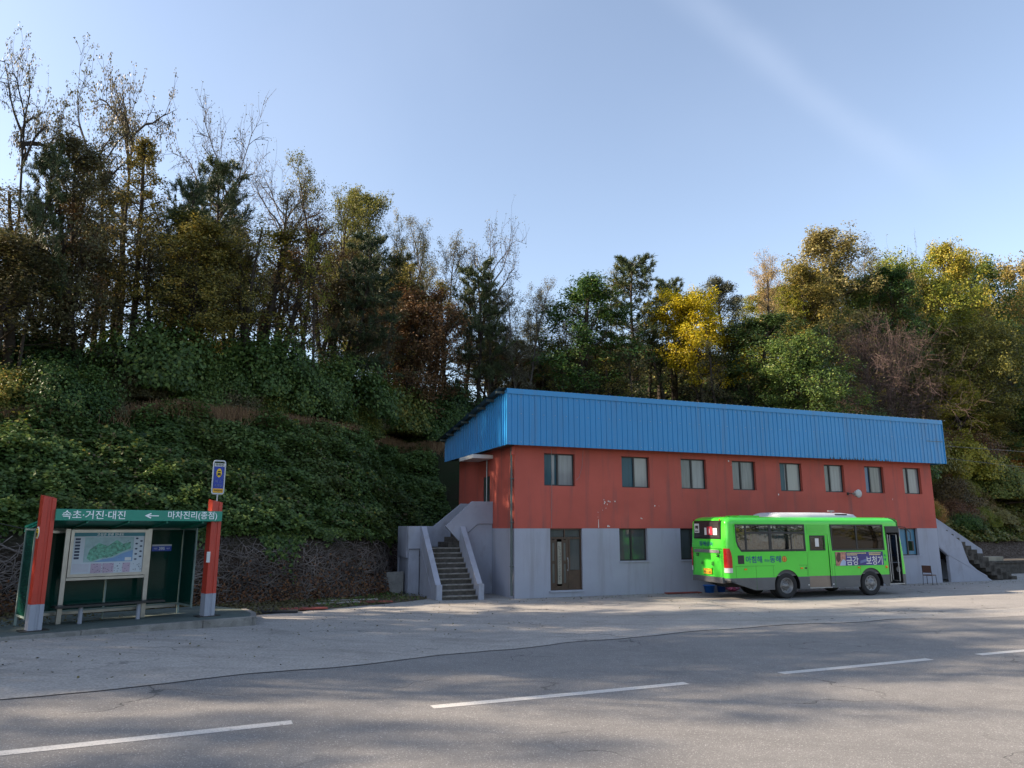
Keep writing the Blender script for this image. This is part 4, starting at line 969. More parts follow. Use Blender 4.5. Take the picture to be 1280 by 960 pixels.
def shelter():
    T = empty('bus_shelter', (LSH[0], LSH[1], ZP), ROT, 'green roofed bus shelter with red pillars, tinted screens and a white lettered sign', 'bus shelter')
    for x in (0, 3.85):
        m = MB(); g_ = MB()
        # fluted box: a wide face with a shallow groove; top cut on a slant
        prof = [(-.132, -.14), (-.025, -.14), (-.015, -.12), (.04, -.12), (.05, -.14), (.132, -.14), (.132, .14), (-.132, .14)]
        n_ = len(prof)
        vs = [(x+a, b, .57) for a, b in prof]+[(x+a, b, 2.93-.05*(a+.132)/.264+.04*(b > 0)) for a, b in prof]
        m.add(vs, [tuple(range(n_)), tuple(range(n_, 2*n_))]+[(i, (i+1) % n_, n_+(i+1) % n_, n_+i) for i in range(n_)])
        po = m.build('pillar', PR, T, bevel=.004)
        vs = [(x+a*1.02, b*1.02, .0) for a, b in prof]+[(x+a*1.02, b*1.02, .568) for a, b in prof]
        g_.add(vs, [tuple(range(n_)), tuple(range(n_, 2*n_))]+[(i, (i+1) % n_, n_+(i+1) % n_, n_+i) for i in range(n_)])
        g_.build('pillar_foot', PG, po, bevel=.004)
        MB().box(x-.27, x+.27, -.2, .2, .0, .02).build('base_plate', DARKFR, po)
    # yellow round bus symbol on the outer face of the left pillar, and a paper notice inside the right one
    bm_ = MB().lathe([(0, -.012), (.125, -.012), (.135, 0)], 'x', (-.134, 0, 2.12), 28).build('bus_symbol', WHITE, T)
    MB().lathe([(0, -.016), (.112, -.015), (.115, -.012)], 'x', (-.134, 0, 2.12), 28).build('symbol_disc', pm('symbol yellow', (.78, .50, .01), .45), bm_)
    k_ = MB(); xx = -.154
    k_.box(xx, xx+.003, -.06, .06, 2.06, 2.12).box(xx, xx+.003, -.05, .05, 2.15, 2.18).box(xx, xx+.003, -.06, -.03, 2.03, 2.06).box(xx, xx+.003, .03, .06, 2.03, 2.06).box(xx, xx+.003, -.055, -.005, 2.20, 2.215).box(xx, xx+.003, .01, .055, 2.20, 2.215)
    k_.build('symbol_print', INK, bm_)
    MB().box(3.66, 3.745, -.165, -.142, 1.35, 1.62).build('notice', PAPER, T)
    # fascia sign
    sg = MB().box(.13, 3.96, -.22, -.12, 2.39, 2.65).build('sign_board', SG, T, bevel=.008)
    WL = pm('white lettering', (.80, .82, .82), .5, var=0, fine=0)
    tx = lambda s, sz, x, z, w, b=.003: text('lettering', s, sz, (x, -.225, z), WL, sg, 0, w, b)
    tx('속초·거진·대진', .215, .92, 2.525, 1.34, .0015); tx('마차진리(종점)', .21, 3.20, 2.525, 1.24, .0015)
    ar = MB().box(2.10, 2.36, -.227, -.222, 2.505, 2.528).prism([(2.03, 2.517), (2.17, 2.585), (2.19, 2.56), (2.09, 2.517), (2.19, 2.474), (2.17, 2.449)], -.228, -.222)
    ar.build('arrow', WL, sg)
    # sloping canopy
    cp = MB(); cp.prism([(-.118, 2.39), (-.118, 2.43), (1.42, 2.27), (1.42, 2.21)], -.1+.0, 3.96, 'yz')
    cp.v = [(v[0], v[1], v[2]) for v in cp.v]
    cp.build('canopy', SG, T)
    rb = MB()
    for x in (-.08, .8, 1.7, 2.6, 3.5, 3.9): rb.prism([(-.1, 2.385), (1.36, 2.205), (1.36, 2.17), (-.1, 2.34)], x, x+.04, 'yz')
    rb.box(-.1, 3.96, 1.36, 1.42, 2.13, 2.20).build('canopy_rib', SG, T)
    for x in (.166, 3.71): MB().box(x-.08, x+.0, -.119, -.08, 2.46, 2.6).build('bracket', SG, T)
    # back screens and returns
    yb_ = 1.30; fr_ = MB()
    posts = (-.10, .72, 2.62, 3.62)
    for x in (-.10, 3.58): fr_.box(x, x+.05, yb_-.025, yb_+.025, 0, 2.24)
    fr_.box(-.05, 3.58, yb_-.02, yb_+.02, 2.17, 2.22).box(-.05, 3.58, yb_-.02, yb_+.02, .22, .27)
    for x in (1.75,): fr_.box(x, x+.04, yb_-.02, yb_+.02, .27, 2.17)
    fr_.box(3.58, 3.62, .45, yb_-.025, 2.17, 2.21).box(3.58, 3.62, .45, yb_-.025, .22, .26).box(3.58, 3.62, .41, .45, .2, 2.22)
    fr_.box(-.10, -.06, .45, yb_-.025, 2.17, 2.21).box(-.10, -.06, .45, yb_-.025, .22, .26).box(-.10, -.06, .41, .45, .2, 2.22)
    fr_.build('screen_frame', ALU, T)
    for x0_, x1_ in ((-.04, 1.745), (1.795, 3.575)): MB().box(x0_, x1_, yb_-.004, yb_+.004, .275, 2.165).build('back_screen', TG, T)
    for x in (3.6, -.08): MB().box(x-.004, x+.004, .452, yb_-.03, .265, 2.165).build('side_screen', TG, T)
    ss = [MB().tube([(x, yb_, 0), (x, yb_, .22)], .02).build('screen_leg', ALU, T) for x in (1.77,)]
    tp = MB().box(-.05, 1.9, yb_-.09, yb_-.03, 2.10, 2.16).build('light_rail', STL, T)
    # map board on two steel posts
    for x in (.70, 2.58): MB().box(x-.05, x+.05, .87, .95, .0, 2.20).build('board_post', STL, T)
    bd = link('board_frame', panel([rect(.76, 2.52, 1.06, 2.18), rect(.83, 2.45, 1.13, 2.11)], .84, .90), STL, T)
    MB().box(.76, 2.52, .86, .92, .985, 1.045).build('board_rail', STL, T)
    mp = MB().box(.83, 2.45, .865, .885, 1.13, 2.11).build('map_board', pm('map paper', (.50, .56, .62), .35, var=.06), T)
    f0 = .862
    MB().box(.83, 2.45, f0, .865, 2.02, 2.11).build('map_header', pm('map teal', (.03, .20, .25), .4), mp)
    text('map_title', '고성군 관광 안내도', .07, (1.64, f0-.003, 2.065), WL, mp, 0, .62, .001)
    MB().box(1.08, 2.20, f0, .865, 1.40, 2.0).build('map_area', pm('map land', (.30, .44, .46), .4, var=.2, vs=6), mp)
    def blob(cx, cz, rx, rz, seed, n=26):
        q = random.Random(seed); return [(cx+rx*cos(a)*(1+q.uniform(-.22, .22)), cz+rz*sin(a)*(1+q.uniform(-.25, .25))) for a in np.linspace(0, 2*pi, n)[:-1]]
    MB().prism([(1.25, 1.42), (1.15, 1.5), (1.2, 1.7), (1.4, 1.86), (1.6, 1.78), (1.8, 1.93), (1.95, 1.83), (2.12, 1.88), (2.14, 1.72), (1.9, 1.62), (1.7, 1.52), (1.5, 1.5)], f0-.002, f0).build('map_land', pm('map green', (.12, .36, .26), .4, var=.6, vs=14), mp)
    MB().prism([(1.3, 1.405), (2.195, 1.405), (2.195, 1.68), (1.95, 1.6), (1.75, 1.5), (1.55, 1.47)], f0-.003, f0-.0005).build('map_sea', pm('map blue', (.16, .30, .52), .4, var=.15), mp)
    MB().box(2.02, 2.17, f0-.005, f0-.0035, 1.42, 1.50).build('map_legend', PAPER, mp)
    q = random.Random(8); pr_ = MB(); pc = MB(); pd = MB()
    for k in range(7): pr_.box(.87, .98, f0-.002, f0, 1.93-k*.075, 1.98-k*.075)
    for k in range(9):
        c_ = (2.27+.11*(k % 2), 1.96-k*.064); pr_.prism([(c_[0]+.034*cos(a), c_[1]+.022*sin(a)) for a in np.linspace(0, 2*pi, 13)[:-1]], f0-.002, f0)
    for k in range(60):
        x = 1.28+q.random()*1.14; z = 1.15+q.random()*.2; pr_.box(x, x+.01+q.random()*.02, f0-.002, f0, z, z+.012)
    for k in range(34):
        x = 1.2+q.random()*.9; z = 1.45+q.random()*.45; pr_.box(x, x+.012+q.random()*.03, f0-.004, f0-.0025, z, z+.008)
    pr_.build('map_print', pm('map ink', (.03, .05, .10), .5, var=.3), mp)
    for x0_, x1_ in ((1.26, 1.50), (1.52, 1.78), (1.98, 2.16)): pc.box(x0_, x1_, f0-.0015, f0, 1.14, 1.37)
    for k in range(7): pc.box(.86, 1.22, f0-.0015, f0, 1.35-k*.028, 1.356-k*.028)
    pc.build('map_table', pm('map mauve', (.46, .36, .46), .4), mp)
    # blue stop-name sticker on the back screen
    sk = MB().box(2.80, 3.30, yb_-.02, yb_-.006, 1.62, 1.79).build('stop_sticker', pm('sticker blue', (.02, .06, .42), .4, var=0), T)
    MB().box(2.80, 3.30, yb_-.022, yb_-.0205, 1.75, 1.79).build('sticker_strip', PAPER, sk)
    text('sticker_lettering', '395', .10, (3.05, yb_-.024, 1.685), WL, sk, 0, .15, .002); text('sticker_lettering', '대진', .05, (2.89, yb_-.024, 1.685), WL, sk); text('sticker_lettering', '속초', .05, (3.21, yb_-.024, 1.685), WL, sk)
    # bench
    bn = MB().box(.50, 2.95, .45, .82, .385, .435).build('bench_seat', pm('dark bench board', (.018, .015, .014), .5, var=.2), T, bevel=.008)
    for x in (1.08, 2.38): MB().tube([(x, .62, .0), (x, .62, .384)], .05, 14).build('bench_leg', PG, T)
    MB().box(.2, 3.5, yb_-.10, yb_-.05, .18, .24).build('lower_rail', STL, T)
shelter()
# stop sign standing on top of the right pillar
def stop_sign():
    P = S2W(3.88, .0, ZP+2.90)
    T = empty('bus_stop_sign', tuple(P), ROT-.12, 'blue and yellow bus stop sign in a rounded white tube frame above the shelter pillar', 'sign'); T.scale = (.80, .9, 1.06)
    def rr(x0, x1, z0, z1, r, n=5):
        o = []
        for cx, cz, a0 in ((x1-r, z1-r, 0), (x0+r, z1-r, pi/2), (x0+r, z0+r, pi), (x1-r, z0+r, 1.5*pi)):
            o += [(cx+r*cos(a0+pi/2*k/n), cz+r*sin(a0+pi/2*k/n)) for k in range(n+1)]
        return o
    WF = pm('white grey frame', (.50, .52, .55), .4)
    lp = rr(-.19, .19, .20, 1.02, .06); MB().tube([(x, 0, z) for x, z in lp]+[(lp[0][0], 0, lp[0][1])], .022, 8, cap=False).build('frame', WF, T)
    MB().tube([(0, 0, -.02), (0, 0, .2)], .028, 10).build('pole', STEEL, T)
    f = MB().box(-.16, .16, -.012, .012, .23, .90).build('face', pm('sign blue', (.008, .035, .30), .4, var=.05), T)
    MB().box(-.16, .16, -.016, -.0125, .23, .33).build('yellow_band', YEL, f); MB().box(-.16, .16, -.016, -.0125, .88, .96).build('white_band', PAPER, f)
    mk = lambda s, sz, z, m, w: text('lettering', s, sz, (0, -.020, z), m, f, 0, w, .001)
    mk('마차진', .07, .92, INK, .25); mk('버 스', .09, .51, bpy.data.materials['ad slate blue'], .2); mk('정류장', .07, .40, bpy.data.materials['ad slate blue'], .22); mk('마차진리', .06, .28, INK, .26)
    pc_ = [(.085*cos(a), .72+.11*sin(a)) for a in np.linspace(0, 2*pi, 25)[:-1]]
    MB().prism(pc_, -.017, -.0125).build('symbol_disc', bpy.data.materials['symbol yellow'], f)
    MB().box(-.045, .045, -.020, -.0175, .74, .77).box(-.05, .05, -.020, -.0175, .665, .72).box(-.05, -.025, -.020, -.0175, .645, .665).box(.025, .05, -.020, -.0175, .645, .665).build('symbol_print', INK, f)
stop_sign()

# ------------------------------------------------------------------ small things by the wall
def basin(x, w, r, m, lab):
    o = MB().lathe([(0, .01), (r*.78, .0), (r, .30), (r+.03, .30), (r+.03, .28)], 'z', (0, 0, 0), 20).build('plastic_basin', m)
    o.location = tuple(W(x, w, .006)); tag(o, lab, 'basin')
basin(8.75, -.42, .24, pm('blue plastic', (.01, .13, .52), .35), 'larger blue plastic basin by the wall behind the back of the bus')
basin(9.38, -.40, .20, pm('deep blue plastic', (.015, .08, .36), .35), 'smaller darker blue plastic basin between the big basin and the pink bag')
me = MB(); q = random.Random(6)
vs = []; fs = []
for i in range(7):
    for k in range(14):
        a = 2*pi*k/14; r = (.24*math.sin(pi*(i+.6)/7.4))*(1+q.uniform(-.25, .25)); vs.append((r*1.3*cos(a), r*sin(a), .24*i/6*(1+q.uniform(-.2, .2))))
fs = [(i*14+k, i*14+(k+1) % 14, (i+1)*14+(k+1) % 14, (i+1)*14+k) for i in range(6) for k in range(14)]
o = MB().add(vs, fs).build('plastic_bag', pm('pink plastic', (.62, .13, .28), .4, var=.3, vs=12)); o.location = tuple(W(9.95, -.4, .01)); tag(o, 'crumpled pink plastic bag lying by the wall under the back of the bus', 'bag')
def chair():
    T = empty('chair', tuple(W(21.35, -.75, .004)), PSI+pi/2+.25, 'brown metal framed chair standing by the grey wall in front of the bus', 'chair')
    BR = pm('brown seat vinyl', (.10, .045, .03), .5)
    MB().box(-.22, .22, -.22, .22, .42, .47).build('seat', BR, T, bevel=.02)
    b_ = MB().box(-.21, .21, .20, .235, .56, .90).build('backrest', BR, T, bevel=.015)
    for sx in (-1, 1):
        MB().tube([(sx*.22, -.2, 0), (sx*.21, -.18, .42)], .013).build('leg', BLK2, T)
        MB().tube([(sx*.22, .24, 0), (sx*.21, .2, .42), (sx*.2, .25, .9)], .013).build('leg', BLK2, T)
chair()
def plank(s0, w0, ang, L, wd, m, lab, z=.02, h=.04):
    o = MB().box(-L/2, L/2, -wd/2, wd/2, 0, h).build('wooden_board', m, bevel=.006)
    o.location = tuple(W(s0, w0, float(g(s0))+z)); o.rotation_euler = (random.Random(s0).uniform(-.02, .03), random.Random(w0).uniform(-.02, .02), PSI+ang); tag(o, lab, 'board')
RB = pm('faded red board', (.26, .06, .045), .8, var=.35, vs=4); PB = pm('grey weathered board', (.30, .27, .24), .9, var=.3, vs=4); DB = pm('black sheet', (.02, .02, .024), .6)
plank(7.4, -.45, .02, 1.7, .25, RB, 'faded red board lying along the wall below the ground floor window left of the bus')
plank(-8.2, -2.9, .10, 1.4, .40, RB, 'wide faded red board on the dirt between the shelter and the stairs', .03)
plank(-5.6, -.75, .05, 1.3, .32, RB, 'red board on the dirt nearest the foot of the left staircase', .03)
plank(-6.9, -1.2, .16, 1.5, .16, PB, 'narrow grey weathered board lying beside the red boards on the dirt', .04)
plank(-6.3, -.3, .1, 1.9, .14, PB, 'long pale plank farthest back at the foot of the vine covered bank', .05)
plank(-9.0, -3.6, -.1, 1.1, .35, DB, 'flat black sheet lying on the dirt beside the end of the pavement', .02, .05)

# ------------------------------------------------------------------ cables
def cable(pts, lab, r=.012):
    o = MB().tube(pts, r, 5).build('overhead_cable', BLK2); tag(o, lab, 'cable')
def atp(px, py, Y): r_ = ray(px, py); return np.array([0, 0, H])+r_*Y/r_[1]
a_, b_ = W(23.7, .5, 7.0), atp(1420, 566, 52)
cable([a_, (a_+b_)/2-np.array([0, 0, .25]), b_], 'upper thin cable running right from the end of the blue cladding', .014)
a_, b_ = W(23.7, 1.5, 6.6), atp(1420, 590, 52)
cable([a_, (a_+b_)/2-np.array([0, 0, .3]), b_], 'lower thin cable running right from the end of the blue cladding', .014)
a_, b_ = S2W(-.1, 1.3, ZP+2.2), atp(-160, 610, 17)
cable([a_, (a_+b_)/2-np.array([0, 0, .1]), b_], 'thin cable running left from the back corner of the shelter roof', .010)

# ------------------------------------------------------------------ vegetation
RG = np.random.RandomState(21)
def unit(v): return v/np.maximum(np.linalg.norm(v, axis=-1, keepdims=True), 1e-9)
def leaves(P, Nn, size, rng, aspect=.62, fold=.25):
    """a rhombic leaf at every point"""
    n = len(P); Nn = unit(Nn); r = unit(rng.normal(size=(n, 3))); T_ = unit(np.cross(Nn, r)); Bn = np.cross(Nn, T_)
    s = np.asarray(size).reshape(-1, 1)
    a = P-T_*s*.5; c = P+T_*s*.5
    b = P+Bn*s*aspect*.5+Nn*s*fold*rng.uniform(-1, 1, (n, 1))*.5-T_*s*.08; d = P-Bn*s*aspect*.5+Nn*s*fold*rng.uniform(-1, 1, (n, 1))*.5-T_*s*.08
    V = np.stack([a, b, c, d], 1).reshape(-1, 3); Fq = np.arange(4*n).reshape(-1, 4)
    return V, Fq
def tubes(lines, nside):
    """lines: list of (points (k,3), radii (k,)) with equal k"""
    Vs = []; Fs = []; base = 0
    from collections import defaultdict
    by = defaultdict(list)
    for p, r in lines: by[len(p)].append((p, r))
    for k, ls in by.items():
        P = np.array([l[0] for l in ls]); R = np.array([l[1] for l in ls]); m = len(ls)
        T_ = np.empty_like(P); T_[:, 1:-1] = P[:, 2:]-P[:, :-2]; T_[:, 0] = P[:, 1]-P[:, 0]; T_[:, -1] = P[:, -1]-P[:, -2]; T_ = unit(T_)
        ref = np.zeros_like(P); ref[..., 0] = 1; ref[..., 1] = .31; U = unit(np.cross(T_, ref)); Vv = np.cross(T_, U)
        an = np.linspace(0, 2*pi, nside, endpoint=False)
        ring = P[:, :, None]+(U[:, :, None]*np.cos(an)[:, None]+Vv[:, :, None]*np.sin(an)[:, None])*R[:, :, None, None]
        Vs.append(ring.reshape(-1, 3))
        idx = np.arange(m)[:, None, None]*k*nside+np.arange(k-1)[None, :, None]*nside+np.arange(nside)[None, None]
        nx = np.arange(m)[:, None, None]*k*nside+np.arange(k-1)[None, :, None]*nside+((np.arange(nside)+1) % nside)[None, None]
        Fs.append(np.stack([idx, nx, nx+nside, idx+nside], -1).reshape(-1, 4)+base); base += m*k*nside
    return np.concatenate(Vs), np.concatenate(Fs)
def limb(rng, p, d, L, r, k=5, wander=.18, lift=.0):
    P = [np.array(p, float)]; d = unit(np.array(d, float))
    for i in range(k-1):
        d = unit(d+rng.normal(size=3)*wander+np.array([0, 0, lift])); P.append(P[-1]+d*L/(k-1))
    return np.array(P), np.linspace(r, max(r*.35, .006), k)
def grow(seed, Ht=10., R=3.2, base=.35, up=.7, nb=22, forks=1, leaf=.13, per=26, spread=.32, twig=True, sub=5, subsub=4, lean=0., pfill=1., top=1.0, shape='round', crook=.10, tw=.007, lk=1.):
    rng = np.random.RandomState(seed); main = []; fine = []; anch = []
    stems = []
    for f in range(forks):
        az = rng.uniform(0, 2*pi); sp = 0 if forks == 1 else rng.uniform(.10, .28)
        d = np.array([cos(az)*sp+lean, sin(az)*sp, 1.]); P, r = limb(rng, (rng.normal()*.05, rng.normal()*.05, -.5), d, Ht*top*(1 if f == 0 else rng.uniform(.8, .95))+.5, .016*Ht*(1 if forks < 2 else .75), 9, crook*.5, .05)
        main.append((P, r)); stems.append(P)
    for i in range(nb*forks if forks > 1 else nb):
        P = stems[i % forks]; u = base+(1-base)*((i//forks+.5)/nb)**.9; u = min(u, .985)
        x = u*(len(P)-1); j = int(x); p = P[j]*(1-(x-j))+P[min(j+1, len(P)-1)]*(x-j)
        v = (u-base)/(1-base)
        prof = {'round': math.sqrt(max(.05, 1-(2*v-.75)**2/1.7)), 'cone': 1.05-v*.9, 'vase': .45+.55*v, 'flat': .6+.4*math.sin(pi*min(1, v*1.1))}[shape]
        az = i*2.4+rng.uniform(-.5, .5); e = up*(1-.2*v)+rng.uniform(-.2, .2)+(.45*v if shape != 'cone' else 0)
        L = R*prof*rng.uniform(.75, 1.1)*(1 if v < .85 else .75)
        Q, r = limb(rng, p, (cos(az)*cos(e), sin(az)*cos(e), sin(e)), L, .0045*lk*Ht*(1.1-.6*v), 6, crook*1.6, .03)
        main.append((Q, r))
        for k in range(sub):
            uu = .3+.7*(k+.7)/sub; xx = min(uu*5, 4.999); jj = int(xx); pp = Q[jj]*(1-(xx-jj))+Q[jj+1]*(xx-jj)
            dd = unit(Q[jj+1]-Q[jj])+rng.normal(size=3)*.65; l2 = L*rng.uniform(.22, .42)
            S_, r2 = limb(rng, pp, dd, l2, max(.0013*Ht, tw*1.7), 4, .25, .05); fine.append((S_, r2)); anch.append(S_[-1])
            for m in range(subsub):
                dd = unit(S_[-1]-S_[0])+rng.normal(size=3)*.7; l3 = l2*rng.uniform(.4, .8); o_ = S_[rng.randint(1, 4)]
                S3, r3 = limb(rng, o_, dd, l3, tw, 3, .25, .05)
                if twig: fine.append((S3, r3))
                anch.append(S3[-1])
        anch.append(Q[-1])
    A = np.array(anch); n = len(A)*per; idx = np.repeat(np.arange(len(A)), per)
    dens = np.clip(.55+1.2*(rng.rand(len(A))-.3), .1, 1.3)*pfill; keep = rng.rand(n) < dens[idx]; idx = idx[keep]
    q3 = unit(rng.normal(size=(len(idx), 3)))*rng.rand(len(idx), 1)**.5; Pl = A[idx]+q3*spread*1.45*np.array([1, 1, .72])
    cen = np.array([0, 0, Ht*.6]); out_ = unit(Pl-A[idx]+1e-4)*.5+unit(Pl-cen)*.4+np.array([0, 0, .55])+rng.normal(size=(len(idx), 3))*.5
    V, Fq = leaves(Pl, out_, rng.uniform(.7, 1.3, len(idx))*leaf, rng)
    rnd = np.clip(.5+.28*rng.normal(size=len(idx))+.22*(rng.rand(len(A))[idx]-.5)*2, 0, 1)
    return main, fine, V, Fq, rnd
def pine(seed, Ht=12., R=2.6, base=.42, nb=34, droop=-.05):
    rng = np.random.RandomState(seed); main = []; fine = []; A = []; Dn = []
    P, r = limb(rng, (0, 0, -.5), (rng.normal()*.05, rng.normal()*.05, 1), Ht+.5, .014*Ht, 10, .05, .05); main.append((P, r))
    for i in range(nb):
        u = base+(1-base)*(i+.5)/nb; x = min(u*9, 8.99); j = int(x); p = P[j]*(1-(x-j))+P[j+1]*(x-j); v = (u-base)/(1-base)
        L = R*(1.0-.55*v**1.6)*rng.uniform(.65, 1.15); az = i*2.4+rng.uniform(-.6, .6); e = droop+.5*v+rng.uniform(-.12, .18)
        Q, rr_ = limb(rng, p, (cos(az)*cos(e), sin(az)*cos(e), sin(e)), L, .035, 6, .14, .03); main.append((Q, rr_))
        for k in range(8):
            uu = .28+.72*(k+.5)/8; xx = min(uu*5, 4.999); jj = int(xx); pp = Q[jj]*(1-(xx-jj))+Q[jj+1]*(xx-jj)
            dd = unit(Q[jj+1]-Q[jj])*.5+rng.normal(size=3)*np.array([.7, .7, .22])+np.array([0, 0, .18]); l2 = L*.30*rng.uniform(.6, 1.1)+.2
            S_, r2 = limb(rng, pp, dd, l2, .014, 3, .2, .08); fine.append((S_, r2))
            for q in (0.45, .7, 1.0):
                A.append(S_[0]*(1-q)+S_[-1]*q); Dn.append(unit(S_[-1]-S_[0]))
        A.append(Q[-1]); Dn.append(unit(Q[-1]-Q[-2]))
    A = np.array(A); Dn = np.array(Dn); per = 17; idx = np.repeat(np.arange(len(A)), per); n = len(idx)
    d = unit(Dn[idx]*.6+rng.normal(size=(n, 3))*.8+np.array([0, 0, .35])); L = rng.uniform(.16, .34, (n, 1)); o_ = A[idx]+rng.normal(size=(n, 3))*.05
    side = unit(np.cross(d, rng.normal(size=(n, 3))))*.023
    V = np.stack([o_-side, o_+side, o_+d*L+side*.4, o_+d*L-side*.4], 1).reshape(-1, 3)
    return main, fine, V, np.arange(4*n).reshape(-1, 4), np.clip(.5+.25*rng.normal(size=n)+.2*(rng.rand(len(A))[idx]-.5), 0, 1)
def proto(name, data, twigs_in_crown=True):
    main, fine, V, Fq, rnd = data
    v1, f1 = tubes(main, 7); tm = mesh_np(name+'_trunk', v1, f1, smooth=True)
    v2, f2 = tubes(fine, 3)
    VV = np.concatenate([V, v2]); FF = np.concatenate([Fq, f2+len(V)]); mi = np.concatenate([np.zeros(len(Fq)), np.ones(len(f2))])
    cm = mesh_np(name+'_crown', VV, FF, np.concatenate([rnd, np.zeros(len(f2))]), mi)
    return tm, cm, float(np.percentile(V[:, 2], 99.7)), float(np.percentile(np.hypot(V[:, 0], V[:, 1]), 93))
BARK = pm('dark bark', (.060, .050, .042), .95, var=.35, vs=6, spec=.1); BARKG = pm('grey bark', (.14, .125, .115), .95, var=.3, vs=6, spec=.1)
TWIG = pm('twig', (.075, .06, .052), .9, var=.2, spec=.1); TWIGP = pm('purple brown twig', (.12, .085, .078), .9, var=.2, spec=.1)
LM = dict(
 olive=leafmat('olive leaves', [(.05, .055, .015), (.10, .10, .022), (.17, .15, .03), (.24, .19, .035)], .35),
 green=leafmat('green leaves', [(.018, .040, .010), (.035, .075, .016), (.06, .11, .02), (.11, .14, .022)], .32),
 dgreen=leafmat('dark green leaves', [(.014, .032, .012), (.026, .052, .016), (.04, .075, .02), (.06, .09, .022)], .28),
 pine=leafmat('pine needles', [(.014, .024, .010), (.026, .042, .016), (.040, .060, .020), (.062, .080, .026)], .12),
 yellow=leafmat('yellow leaves', [(.20, .155, .008), (.36, .27, .010), (.46, .35, .012), (.28, .26, .016)], .4, instvar=.08),
 tan=leafmat('tan leaves', [(.10, .085, .035), (.18, .15, .05), (.26, .21, .075), (.20, .19, .06)], .35),
 lime=leafmat('yellow green leaves', [(.06, .085, .012), (.13, .15, .018), (.21, .21, .022), (.28, .25, .03)], .38),
 rust=leafmat('rust leaves', [(.045, .029, .014), (.075, .044, .017), (.115, .066, .02), (.10, .075, .03)], .3),
 brown=leafmat('brown leaves', [(.042, .040, .022), (.068, .062, .028), (.10, .088, .034), (.085, .09, .032)], .3),
 grey=leafmat('grey green leaves', [(.05, .055, .04), (.08, .085, .055), (.11, .115, .07), (.14, .13, .08)], .3),
 orange=leafmat('orange leaves', [(.14, .07, .02), (.26, .13, .03), (.38, .20, .045), (.30, .22, .06)], .38))
PR_ = {}
PR_['round'] = [proto('tree', grow(101+i, 12, 3.0, .22, .50, 34, 1, .14, 34, .36)) for i in range(3)]
PR_['wide'] = [proto('tree', grow(131+i, 10, 3.7, .25, .42, 26, 2, .15, 36, .38, shape='round')) for i in range(3)]
PR_['high'] = [proto('tree', grow(281, 10, 3.1, .45, .38, 30, 1, .14, 52, .36, shape='round'))]
PR_['sparse'] = [proto('tree', grow(151+i, 13, 2.9, .35, .70, 22, 2, .12, 15, .32, shape='vase', tw=.010)) for i in range(3)]
PR_['bare'] = [proto('tree', grow(171+i, 14, 5.0, .62, .50, 11, 1, .11, 3, .22, sub=9, subsub=7, shape='vase', crook=.13, top=.56, tw=.012, lk=1.5)) for i in range(3)]
PR_['locust'] = [proto('tree', grow(191+i, 16, 5.6, .80, .42, 7, 1, .15, 11, .24, sub=8, subsub=6, shape='vase', crook=.15, top=.62, tw=.016, lk=2.0)) for i in range(2)]
PR_['pine'] = [proto('tree', pine(211+i, 13, 3.2, .28+.07*i, 52)) for i in range(3)]
PR_['larch'] = [proto('tree', grow(231+i, 12, 2.4, .25, .15, 40, 1, .12, 12, .24, shape='cone', crook=.05)) for i in range(2)]
PR_['thin'] = [proto('tree', grow(241+i, 12, 2.2, .30, .6, 18, 1, .13, 16, .36, sub=4, subsub=3)) for i in range(4)]
PR_['twiggy'] = [proto('tree', grow(261, 7, 4.6, .22, .30, 34, 3, .08, 1, .2, sub=8, subsub=7, shape='flat', crook=.12))]
ASP = []
def tree_at(P, ht, wd, kind, mat, label, group=None, cat='tree', name='tree', variant=None, trunk=BARK, tw=TWIG, lean=0):
    ps = PR_[kind]; tm, cm, h0, r0 = ps[RG.randint(len(ps)) if variant is None else variant % len(ps)]
    T = empty(name, tuple(P), RG.uniform(0, 2*pi), label, cat, group)
    sx = max(wd/r0, .3); ASP.append((kind, round(ht/h0/sx, 2), round(sx, 2))); T.scale = (sx, sx, ht/h0)
    if lean: T.rotation_euler = (0, lean, 0)
    for nm, me_, ms in (('trunk', tm, [trunk]), ('crown', cm, [LM[mat], tw])):
        o = bpy.data.objects.new(nm, me_); col.objects.link(o); o.parent = T
        while len(me_.materials) < len(ms): me_.materials.append(ms[len(me_.materials)])
        for i, m_ in enumerate(ms): o.material_slots[i].link = 'OBJECT'; o.material_slots[i].material = m_
    return T
RADK = dict(round=3.6, wide=4.9, sparse=3.4, bare=3.6, locust=3.6, pine=3.0, larch=2.6, thin=2.2, twiggy=5.2)
